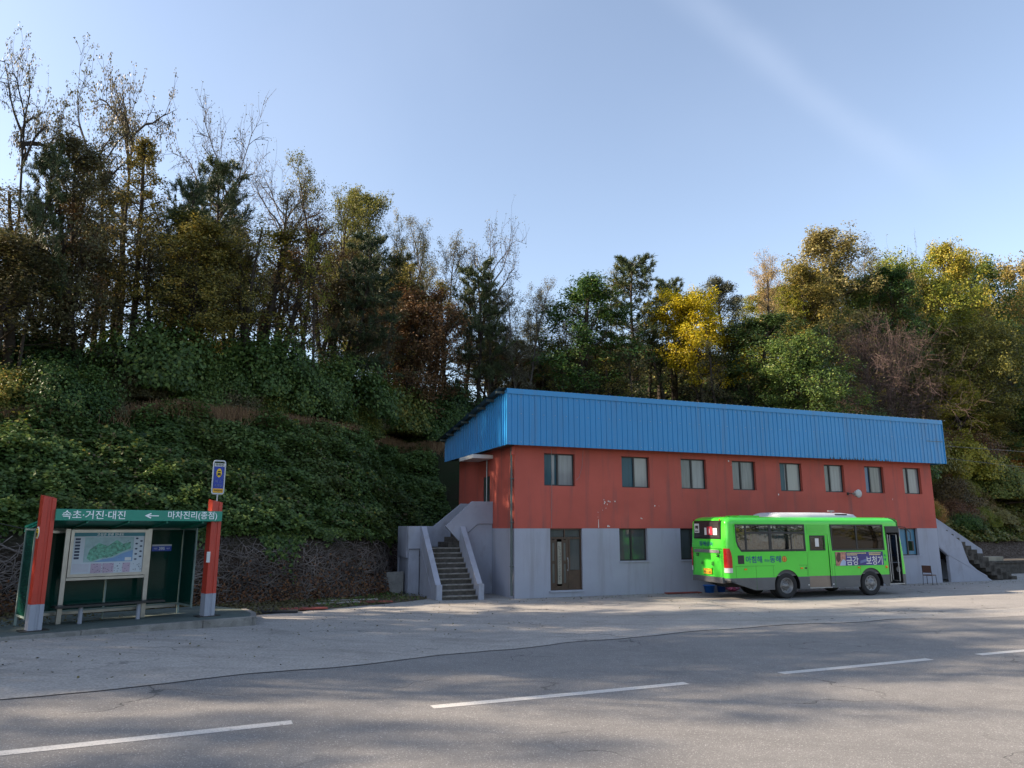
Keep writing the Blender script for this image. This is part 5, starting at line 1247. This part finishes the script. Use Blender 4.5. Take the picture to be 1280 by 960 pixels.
# (px x, px top y, crown width px, distance behind the toe, kind, leaf colour, label)
TREES = [
 (52, 28, 135, 14, 'locust', 'brown', 'tallest half bare tree at the left, forked dark limbs high against the sky', BARK),
 (126, 62, 115, 15, 'locust', 'brown', 'second tall half bare tree from the left, bent trunk leaning right against the sky', BARK),
 (-8, 56, 90, 13, 'locust', 'brown', 'half bare tree cut by the left edge of the picture', BARK),
 (8, 168, 70, 11, 'pine', 'pine', 'dark pine at the left edge below the half bare trees', BARK),
 (60, 178, 105, 12, 'round', 'brown', 'dense brown olive tree below the tallest half bare tree', BARK),
 (152, 180, 95, 13, 'larch', 'olive', 'pointed olive tree between the tall bare pair and the fine grey tree', BARK),
 (105, 215, 80, 15, 'larch', 'brown', 'lower pointed brown tree just left of the pointed olive tree', BARK),
 (232, 128, 115, 16, 'bare', 'brown', 'bare fine twigged grey tree standing above the dark pines on the left', BARKG),
 (200, 214, 70, 12, 'pine', 'pine', 'dark pine in front of the bare fine twigged grey tree', BARK),
 (275, 205, 105, 14, 'pine', 'pine', 'broad dark pine right of the bare grey tree', BARK),
 (332, 180, 90, 17, 'bare', 'brown', 'thin bare tree between the broad dark pine and the yellow olive tree', BARKG),
 (318, 235, 70, 14, 'thin', 'brown', 'brown thin leaved tree under the thin bare tree', BARK),
 (402, 198, 105, 14, 'sparse', 'olive', 'tall yellow olive tree with an open crown near the middle of the left wood', BARK),
 (452, 236, 85, 14, 'round', 'olive', 'round olive tree just right of the tall yellow olive tree', BARK),
 (490, 262, 70, 13, 'sparse', 'olive', 'smaller open crowned olive tree right of the round olive tree', BARK),
 (430, 290, 90, 11, 'pine', 'pine', 'dark pine below the yellow olive trees', BARK),
 (365, 285, 70, 11, 'thin', 'rust', 'reddish brown tree under the tall yellow olive tree', BARK),
 (388, 300, 60, 10, 'thin', 'lime', 'small tree with bright yellow green leaves under the yellow olive tree', BARK),
 (540, 268, 75, 15, 'sparse', 'grey', 'half bare grey tree left of the dark conifer', BARKG),
 (612, 262, 84, 15, 'bare', 'brown', 'bare tree with a rounded fan of twigs above the dark conifer', BARKG),
 (592, 322, 85, 12, 'pine', 'pine', 'dark conifer under the bare fan shaped tree', BARK),
 (510, 318, 80, 13, 'pine', 'pine', 'dark pine left of the half bare grey tree', BARK),
 (515, 352, 120, 10, 'wide', 'rust', 'wide rust brown tree with a low spreading crown', BARK),
 (470, 370, 80, 9.6, 'thin', 'brown', 'thin brown tree left of the wide rust brown tree', BARK),
 (655, 352, 70, 12, 'sparse', 'grey', 'sparse grey green tree left of the dense green tree', BARKG),
 (690, 362, 60, 13, 'sparse', 'olive', 'small sparse olive tree between the grey green and dense green trees', BARK),
 (736, 352, 118, 9.5, 'round', 'green', 'dense dark green round tree behind the left half of the blue cladding', BARK),
 (768, 336, 80, 12, 'sparse', 'olive', 'olive tree between the dense green tree and the tall black green pine', BARK),
 (805, 324, 90, 13, 'pine', 'pine', 'tall black green pine behind the yellow tree', BARK),
 (848, 350, 60, 14, 'pine', 'pine', 'smaller black green pine touching the left side of the yellow tree', BARK),
 (884, 354, 104, 9.5, 'high', 'yellow', 'bright yellow autumn tree behind the middle of the blue cladding', BARK),
 (912, 350, 65, 13, 'round', 'grey', 'pale grey green tree peeping over the right side of the yellow tree', BARK),
 (975, 318, 95, 14, 'sparse', 'tan', 'open tan tree with visible dark limbs right of the yellow tree', BARK),
 (1064, 294, 115, 16, 'round', 'tan', 'tallest tan tree on the right hill', BARK),
 (1020, 335, 80, 15, 'round', 'olive', 'olive tan tree filling between the open tan and the tallest tan tree', BARK),
 (1112, 306, 60, 18, 'sparse', 'grey', 'small pale open tree just right of the tallest tan tree', BARKG),
 (1172, 297, 60, 19, 'bare', 'grey', 'thin twigged tree sticking up behind the big yellow green tree', BARKG),
 (1188, 316, 130, 14, 'wide', 'lime', 'big yellow green tree on the right hill', BARK),
 (1225, 306, 90, 15, 'round', 'lime', 'yellow green tree behind the right side of the big yellow green one', BARK),
 (1262, 318, 90, 14, 'round', 'green', 'green tree at the right edge beside the yellow green trees', BARK),
 (1310, 330, 110, 14, 'wide', 'olive', 'olive tree cut by the right edge of the picture', BARK),
 (1118, 392, 145, 9.5, 'twiggy', 'brown', 'leafless purple brown tree with layered twigs on the right hill', BARK),
 (1215, 400, 110, 10, 'wide', 'olive', 'dull olive tree below the big yellow green tree', BARK),
 (960, 395, 100, 10, 'round', 'dgreen', 'dark green tree below the open tan tree', BARK),
 (1040, 400, 80, 12, 'sparse', 'dgreen', 'dark open tree left of the leafless purple tree', BARK),
 (905, 430, 70, 7.5, 'thin', 'brown', 'thin brown tree under the right side of the yellow tree', BARK),
 (800, 440, 70, 7.2, 'thin', 'brown', 'thin brown tree left of the yellow tree stem', BARK),
 (1010, 425, 120, 7, 'wide', 'green', 'broad green tree right above the cladding, right of the yellow tree', BARK),
 (1280, 400, 90, 10, 'round', 'dgreen', 'dark green tree at the right edge above the orange shrub', BARK),
]
for px, py, wpx, t, kind, mt, lab, bark in TREES:
    P, s, w = column(px, t); topz = H+(atp(px, py, P[1])[2]-H)
    ht = max(2.5, topz-P[2]); k = wpx*P[1]/F*.5*1.12
    tw = TWIGP if kind == 'twiggy' else TWIG
    tree_at(P, ht, k, kind, mt, lab, trunk=bark, tw=tw)
# thin understorey trees whose stems fill the wood
q = np.random.RandomState(5)
for i in range(68):
    px = q.uniform(-30, 690); t = q.uniform(10.5, 24)
    P, s, w = column(px, t); py_top = np.interp(px, [0, 100, 250, 400, 520, 620, 690], [235, 225, 250, 275, 325, 375, 400])+q.uniform(0, 75)
    ht = max(3.5, atp(px, py_top, P[1])[2]-P[2])
    tree_at(P, ht, 1.7+1.2*q.rand(), q.choice(['thin', 'thin', 'sparse', 'thin', 'round']), q.choice(['brown', 'brown', 'olive', 'olive', 'grey', 'rust']), 'thin dark stemmed tree in the crowded wood on the left ridge', 'thin trees crowding the left wood')
for i in range(20):
    px = q.uniform(700, 960); t = q.uniform(11.5 if 810 < px < 945 else 7.5, 16)
    P, s, w = column(px, t); ht = max(3., atp(px, q.uniform(400, 450), P[1])[2]-P[2])
    tree_at(P, ht, 1.6+.8*q.rand(), 'thin', q.choice(['brown', 'dgreen', 'olive']), 'thin dark stemmed tree behind the middle of the cladding', 'thin trees behind the cladding')
for i in range(24):
    px = q.uniform(960, 1330); t = q.uniform(14, 24)
    P, s, w = column(px, t); ht = max(3., atp(px, np.interp(px, [960, 1060, 1330], [350, 330, 350])+q.uniform(0, 50), P[1])[2]-P[2])
    tree_at(P, ht, 2.6+1.2*q.rand(), 'round', q.choice(['olive', 'tan', 'lime', 'green']), 'rounded tree in the closed wood on the right ridge', 'trees closing the right ridge')
# trees on the hill outside the left edge, they shade the road
for i in range(44):
    s = q.uniform(-66, -22); t = q.uniform(2, 18); w = float(toe(s))+t
    P = W(s, w, float(hillz(s, w)))
    px_ = 640+F*P[0]/max(P[1], .1)
    if P[1] > 0 and px_ > -170: continue
    k = q.choice(['thin', 'sparse', 'pine', 'sparse', 'locust', 'thin'])
    tree_at(P, q.uniform(11, 18), q.uniform(2.6, 4.0), k, {'pine': 'pine'}.get(k, 'olive'), 'tree of the wood going on beyond the left edge', 'trees beyond the left edge')

# more of the wood past the right edge, and a row of trees across the road behind the camera
for i in range(34):
    s = q.uniform(49, 95); t = q.uniform(4, 24); P = W(s, float(toe(s))+t, float(hillz(s, float(toe(s))+t)))
    tree_at(P, q.uniform(6, 10), q.uniform(2.5, 3.6), 'round', q.choice(['olive', 'lime', 'tan', 'green']), 'tree of the wood going on beyond the right edge', 'trees beyond the right edge')
for i in range(9):
    tree_at(W(-2+i*6.5+q.uniform(-2, 2), -46+q.uniform(-3, 3), 0), q.uniform(6, 9), q.uniform(3, 4.2), 'round', q.choice(['green', 'olive', 'dgreen']), 'tree across the road opposite the building', 'trees across the road')

# shrubs and creeper mounds
def shrub_proto(seed, n=24000, leaf=.048, flat=.8):
    rng = np.random.RandomState(seed); cl = unit(rng.normal(size=(90, 3))); cl[:, 2] = np.abs(cl[:, 2])*flat; cl *= rng.uniform(.55, 1.0, (90, 1))
    i = rng.randint(0, 90, n); P = cl[i]+rng.normal(size=(n, 3))*.10; P[:, 2] = np.abs(P[:, 2])
    V, Fq = leaves(P, unit(P)+np.array([0, 0, .5])+rng.normal(size=(n, 3))*.45, rng.uniform(.6, 1.3, n)*leaf, rng, .8)
    lines = [limb(rng, (rng.normal()*.08, rng.normal()*.08, -.1), c+np.array([0, 0, .2]), np.linalg.norm(c), .03, 5, .12) for c in cl[:26]]
    v2, f2 = tubes(lines, 4)
    return mesh_np('shrub_foliage', V, Fq, np.clip(.5+.25*rng.normal(size=n)+.25*(rng.rand(90)[i]-.5), 0, 1)), mesh_np('shrub_stem', v2, f2, smooth=True)
SP = [shrub_proto(301), shrub_proto(302), shrub_proto(303, 26000, .044)]
LM['kudzu'] = leafmat('creeper leaves', [(.018, .040, .010), (.036, .070, .016), (.060, .104, .022), (.11, .145, .030)], .28, instvar=.12)
LM['kudzuy'] = leafmat('yellowing creeper leaves', [(.035, .06, .014), (.07, .10, .02), (.13, .14, .025), (.22, .17, .03)], .3)
SHR = [(190, 376, 100, 10, 'kudzu', 'rounded creeper covered shrub standing highest at the left below the trunks'),
 (330, 392, 130, 9.7, 'kudzu', 'wide creeper covered mound below the left wood'), (420, 418, 110, 9.6, 'kudzu', 'creeper mound right of the wide one below the left wood'),
 (262, 440, 100, 8.8, 'kudzu', 'lower dark creeper mound just above the dry grass ledge'), (370, 445, 120, 8.6, 'kudzu', 'creeper mound above the ledge in front of the wide mound'),
 (70, 440, 150, 9, 'kudzu', 'broad low creeper mound at the far left above the ledge'), (-10, 455, 110, 9, 'kudzu', 'creeper mound cut by the left edge of the picture'),
 (120, 470, 90, 8.4, 'brown', 'brown dying shrub above the ledge on the left'), (165, 445, 70, 8.8, 'brown', 'dull brown shrub under the rounded creeper shrub'),
 (480, 465, 110, 8.6, 'kudzuy', 'yellowish creeper mound above the ledge left of the building'), (545, 490, 90, 8.6, 'kudzu', 'low creeper mound just left of the roof end'),
 (440, 500, 70, 7.6, 'kudzuy', 'small yellowish mound on the ledge'), (30, 395, 110, 12, 'dgreen', 'dark shrub under the trunks at the far left'),
 (560, 440, 90, 11, 'dgreen', 'dark shrub at the foot of the trunks left of the roof'), (640, 455, 80, 11, 'brown', 'brown shrub at the foot of the trunks above the roof end'),
 (715, 462, 90, 9, 'dgreen', 'dark shrub left of the dense green tree foot'), (1045, 480, 60, 4.6, 'lime', 'bright yellow green shrub just above the right part of the cladding'),
 (985, 492, 60, 4.6, 'kudzuy', 'yellowish shrub peeping over the cladding'), (1100, 495, 80, 5, 'green', 'green shrub over the cladding left of its right end'),
 (940, 455, 90, 7, 'green', 'green shrub right of the yellow tree foot'), (1140, 470, 80, 6, 'olive', 'olive shrub under the leafless purple tree'),
 (1195, 475, 90, 5.5, 'lime', 'yellow green shrub right of the end of the cladding'), (1262, 478, 90, 6.2, 'orange', 'orange brown shrub at the right edge'),
 (1205, 462, 40, 7, 'rust', 'small rust red shrub among the yellow green ones'), (1235, 540, 80, 3.8, 'kudzuy', 'yellowing shrub on the sunny slope at the right'),
 (1090, 440, 90, 8, 'dgreen', 'dark shrub left under the leafless purple tree'), (1230, 440, 100, 8.5, 'dgreen', 'dark shrub above the orange brown shrub'),
 (880, 472, 80, 6.5, 'brown', 'brown shrub at the foot of the yellow tree'), (800, 470, 90, 6.5, 'dgreen', 'dark shrub over the cladding left of the yellow tree'),
 (1180, 590, 60, 3, 'rust', 'reddish brown shrub beside the right wall of the building'), (1275, 590, 70, 3, 'kudzuy', 'yellow leaved shrub low on the slope at the right edge')]
for px, py, wpx, t, mt, lab in SHR:
    for tt in np.arange(t, t+1.6, .5):
        P, s, w = column(px, tt); tz = atp(px, py, P[1])[2]; ht = max(.9, tz-P[2]+.1); r_ = wpx*P[1]/F*.5
        if ht <= 1.25*r_: break
    if ht > 1.25*r_: ht = min(ht, 4.2); r_ = max(r_, ht/1.25)
    T = empty('shrub', (P[0], P[1], P[2]-.15), RG.uniform(0, 6), lab, 'shrub'); T.scale = (r_, r_, ht)
    fm, sm_ = SP[RG.randint(3)]
    for nm, me_, m_ in (('foliage', fm, LM[mt]), ('stem', sm_, BARK)):
        o = bpy.data.objects.new(nm, me_); col.objects.link(o); o.parent = T
        if not me_.materials: me_.materials.append(m_)
        o.material_slots[0].link = 'OBJECT'; o.material_slots[0].material = m_

# smaller shrubs one can tell apart on the slopes
def small_shrubs(n, s0, s1, t0, t1, mats, hs, lab, grp, seed):
    q = np.random.RandomState(seed)
    for i in range(n):
        s = q.uniform(s0, s1); t = q.uniform(t0, t1); w = float(toe(s))+t; P = W(s, w, float(hillz(s, w))-.25)
        r_ = q.uniform(*hs); T = empty('shrub', tuple(P), q.uniform(0, 6), lab, 'shrub', grp); T.scale = (r_, r_*q.uniform(.8, 1.2), r_*q.uniform(.8, 1.3))
        fm, sm_ = SP[q.randint(3)]; mt = mats[q.randint(len(mats))]
        for nm, me_, m_ in (('foliage', fm, LM[mt]), ('stem', sm_, BARK)):
            o = bpy.data.objects.new(nm, me_); col.objects.link(o); o.parent = T
            o.material_slots[0].link = 'OBJECT'; o.material_slots[0].material = m_
small_shrubs(84, 24.5, 46, 2.8, 13, ['lime', 'kudzuy', 'lime', 'tan', 'rust', 'green', 'orange', 'kudzuy', 'lime'], (.8, 1.6), 'small shrub among the sunlit growth on the slope right of the building', 'shrubs on the right slope', 1)  # leaf mix shifted to bright lime and orange in place of missing sun
small_shrubs(36, -19, 3, 10, 15, ['kudzu', 'kudzu', 'kudzuy', 'dgreen', 'brown'], (1.1, 2.2), 'creeper covered shrub among many under the trunks of the left wood', 'creeper shrubs above the ledge', 2)
small_shrubs(14, 3, 24, 5, 9, ['green', 'kudzuy', 'dgreen', 'olive', 'lime'], (1.0, 1.9), 'shrub showing just over the top of the blue cladding', 'shrubs behind the cladding', 3)

# ground cover leaves on the slopes
def hill_normal(s, w):
    e = .15; z = hillz(s, w); ds = (hillz(s+e, w)-z)/e; dw = (hillz(s, w+e)-z)/e
    n_sw = np.stack([-ds, -dw, np.ones_like(z)], -1); n = np.stack([n_sw[:, 0]*DX[0]+n_sw[:, 1]*DN[0], n_sw[:, 0]*DX[1]+n_sw[:, 1]*DN[1], n_sw[:, 2]], -1)
    return unit(n)
def cover(name, label, n, s0, s1, t0, t1, size, m, lift=.35, seed=1, thin=.0, aspect=.85, edge_n=None):
    rng = np.random.RandomState(seed); s = rng.uniform(s0, s1, n); t = rng.uniform(t0, t1, n); w = toe(s)+t
    if thin: k = vnoise(s, w, .5)+.4*vnoise(s, w, 1.7) > thin; s, t, w = s[k], t[k], w[k]
    Nn = hill_normal(s, w); base = Wv(s, w, hillz(s, w))
    clump = np.clip(fbm(s*1.0, w*1.0+t*.6, 1.1, 3)*1.6+.45, 0, 1.2)
    P = base+Nn*(clump*lift*rng.uniform(.35, 1.0, len(s)))[:, None]+rng.normal(size=(len(s), 3))*.03
    V, Fq = leaves(P, Nn*.8+np.array([0, 0, .5])+rng.normal(size=(len(s), 3))*.42, rng.uniform(.65, 1.3, len(s))*size, rng, aspect)
    rnd = np.clip(.5+.2*rng.normal(size=len(s))+.35*(clump-.5), 0, 1)
    o = link(name, mesh_np(name, V, Fq, rnd), m); tag(o, label, 'plants', kind='stuff'); return o
KUD = leafmat('creeper cover', [(.018, .038, .011), (.040, .074, .018), (.068, .112, .027), (.125, .165, .040)], .30, patch=(.085, .10, .024), patch_scale=.45, patch_amt=.5, instvar=0)
KUR = leafmat('sunny cover', [(.03, .05, .012), (.07, .09, .02), (.14, .14, .03), (.22, .17, .05)], .3, patch=(.16, .095, .045), patch_scale=.3, patch_amt=.7, instvar=0)
GRS = leafmat('grass cover', [(.03, .07, .012), (.05, .11, .018), (.08, .15, .024), (.10, .16, .03)], .3, instvar=0)
cover('creeper_cover', 'dense green creeper covering the slope left of the building', 140000, -22, 1, .85, 7.6, .135, KUD, .85, 1)
cover('creeper_shoots', 'loose yellowish shoots standing out of the green creeper', 4500, -22, 1, 1.2, 7.4, .14, LM['kudzuy'], 1.25, 21, thin=.75)
cover('dead_creeper', 'brown dead leaves and stems among the green creeper', 7000, -22, 1, 1.2, 7.4, .12, LM['brown'], .95, 22, thin=.85)
cover('creeper_cover', 'dark green undergrowth above the ledge under the left wood', 42000, -30, 6, 8.9, 22, .17, KUD, .6, 2)
cover('creeper_cover', 'dark green undergrowth behind the building', 26000, 4, 28, 3.5, 18, .17, KUD, .5, 3)
cover('creeper_cover', 'sunlit yellow green and brown plants on the slope right of the building', 110000, 23, 56, 1.7, 13, .18, KUR, .75, 4)
cover('creeper_cover', 'mixed undergrowth higher on the right hill', 22000, 22, 66, 12, 26, .2, KUR, .6, 6)
cover('creeper_cover', 'plants on the hill beyond the right edge', 26000, 54, 92, 2.2, 24, .26, KUR, .6, 8)
cover('grass', 'bright green grass strip along the foot of the right slope', 16000, 24, 44, 1.8, 3.8, .14, GRS, .25, 5, aspect=.25)

# dry grass tufts on the ledge, blades in one mass
def blades(name, label, n, sf, tf, hgt, m, seed, lean=.35):
    rng = np.random.RandomState(seed); s, t = sf(rng, n), tf(rng, n); w = toe(s)+t
    k = vnoise(s, t, .45) > .30; s, w = s[k], w[k]; n = len(s)
    base = Wv(s, w, hillz(s, w)); h = hgt*rng.uniform(.5, 1.2, (n, 1)); d = unit(rng.normal(size=(n, 3))*lean+np.array([0, -.15, 1]))
    sd = unit(np.cross(d, rng.normal(size=(n, 3))))*.012
    V = np.stack([base-sd, base+sd, base+d*h+sd*.3, base+d*h-sd*.3], 1).reshape(-1, 3)
    o = link(name, mesh_np(name, V, np.arange(4*n).reshape(-1, 4), rng.rand(n)), m); tag(o, label, 'grass', kind='stuff')
DRY = leafmat('dry grass', [(.13, .075, .045), (.20, .12, .07), (.26, .165, .095), (.24, .17, .07)], .35, instvar=0)
blades('dry_grass', 'band of reddish dry grass along the ledge of the left slope', 42000, lambda r, n: r.uniform(-24, 2, n), lambda r, n: 8.1+r.normal(size=n)*.42, .62, DRY, 3)
blades('dry_grass', 'dry brown stalks on the right slope', 9000, lambda r, n: r.uniform(23, 46, n), lambda r, n: r.uniform(2.5, 10, n), .9, DRY, 4)

def bankpt(s, z, off):
    t = np.interp(z, [0, 1.75, 2.25, 3], [0, .45, 1.0, 2.0]); return Wv(s, toe(s)+t-off, z+g(s))
def bankleaves(name, label, n, zf, size, m, seed):
    r = np.random.RandomState(seed); s = r.uniform(-24, -3.4, n); z = zf(r, s, n); k = (z > .02) & (z < 2.6); s, z = s[k], z[k]; n = len(s)
    V, Fq = leaves(bankpt(s, z, r.uniform(.03, .28, n)), np.array([DN[0], DN[1], 0.])*-.8+np.array([0, 0, .3])+r.normal(size=(n, 3))*.5, r.uniform(.6, 1.3, n)*size, r, .8)
    o = link(name, mesh_np(name, V, Fq, r.rand(n)), m); tag(o, label, 'plants', kind='stuff')
bankleaves('hanging_creeper', 'green creeper hanging unevenly over the top of the bank', 15000, lambda r, s, n: 2.5-np.abs(r.normal(size=n))*(.12+.75*np.clip(vnoise(s, s*0, .8)+.6*vnoise(s, s*0+3, 2.3)-.55, 0, 1)), .13, KUD, 31)
bankleaves('dead_bank_leaves', 'reddish brown dead leaves caught in the stems low on the bank', 6000, lambda r, s, n: np.abs(r.normal(size=n))*(.15+.6*vnoise(s, s*0+9, .5)), .09, LM['rust'], 32)
# dead creeper stems on the bank behind the shelter
rng = np.random.RandomState(77); lines = []
for i in range(1900):
    s = rng.uniform(-24, -3.2); z = abs(rng.normal())*.9+.15 if i % 3 else rng.uniform(.2, 2.4)
    k = 6; ds = rng.normal()*.5; pts = []
    dz = rng.normal()*.12-.02
    for j in range(k):
        ss = s+ds*j/3+rng.normal()*.05; zz = max(.05, z+dz*j+rng.normal()*.04); tt = np.interp(zz, [0, 1.75, 2.25, 3], [0, .45, 1.0, 2.0])
        pts.append(Wv(ss, toe(ss)+tt-.05-rng.rand()*.14, zz+float(g(ss))))
    pts = np.array(pts)
    if pts[:, 2].max() < 2.35+float(g(s)): lines.append((pts, np.full(k, rng.uniform(.006, .017))))
v_, f_ = tubes(lines, 3)
o = link('dead_vines', mesh_np('dead_vines', v_, f_, smooth=True), pm('dead vine', (.185, .155, .14), .95, var=.75, vs=.7, spec=.1)); tag(o, 'tangle of grey brown dead creeper stems over the low bank behind the shelter', 'vines', kind='stuff')
# dry leaves and weeds on the dirt strip
def litter(name, label, n, m, seed, size, smin, smax, up=.0):
    rng = np.random.RandomState(seed); s = rng.uniform(smin, smax, n); u = rng.rand(n)**1.5
    w = toe(s)*(1-u)+yard_back(s)*u; P = Wv(s, w, g(s)+.01+rng.rand(n)*up)
    V, Fq = leaves(P, np.array([0, 0, 1.])+rng.normal(size=(n, 3))*.5, rng.uniform(.5, 1.3, n)*size, rng)
    o = link(name, mesh_np(name, V, Fq, rng.rand(n)), m); tag(o, label, 'plants', kind='stuff')
litter('leaf_litter', 'brown dead leaves and litter on the dirt at the foot of the bank', 9000, LM['brown'], 9, .09, -22, -3.2, .10)
litter('weeds', 'scattered green weeds at the foot of the bank', 700, GRS, 10, .09, -7.5, -3.6, .10)
_r = np.random.RandomState(51); n_ = 1500; s_ = _r.uniform(-18, 30, n_); w_ = edge(s_)+(yard_back(s_)-edge(s_))*_r.rand(n_)**.55; w_ = np.where(s_ > -.5, np.minimum(w_, -.1-_r.rand(n_)*1.2), w_)
V_, F_ = leaves(Wv(s_, w_, g(s_)+.015), np.array([0, 0, 1.])+_r.normal(size=(n_, 3))*.3, _r.uniform(.5, 1.3, n_)*.06, _r)
tag(link('fallen_leaves', mesh_np('fallen_leaves', V_, F_, _r.rand(n_)), LM['brown']), 'small fallen leaves scattered over the forecourt', 'leaves', kind='stuff')
litter('leaf_litter', 'dead leaves on the ground by the right staircase', 1500, LM['brown'], 12, .08, 24, 44, .05)
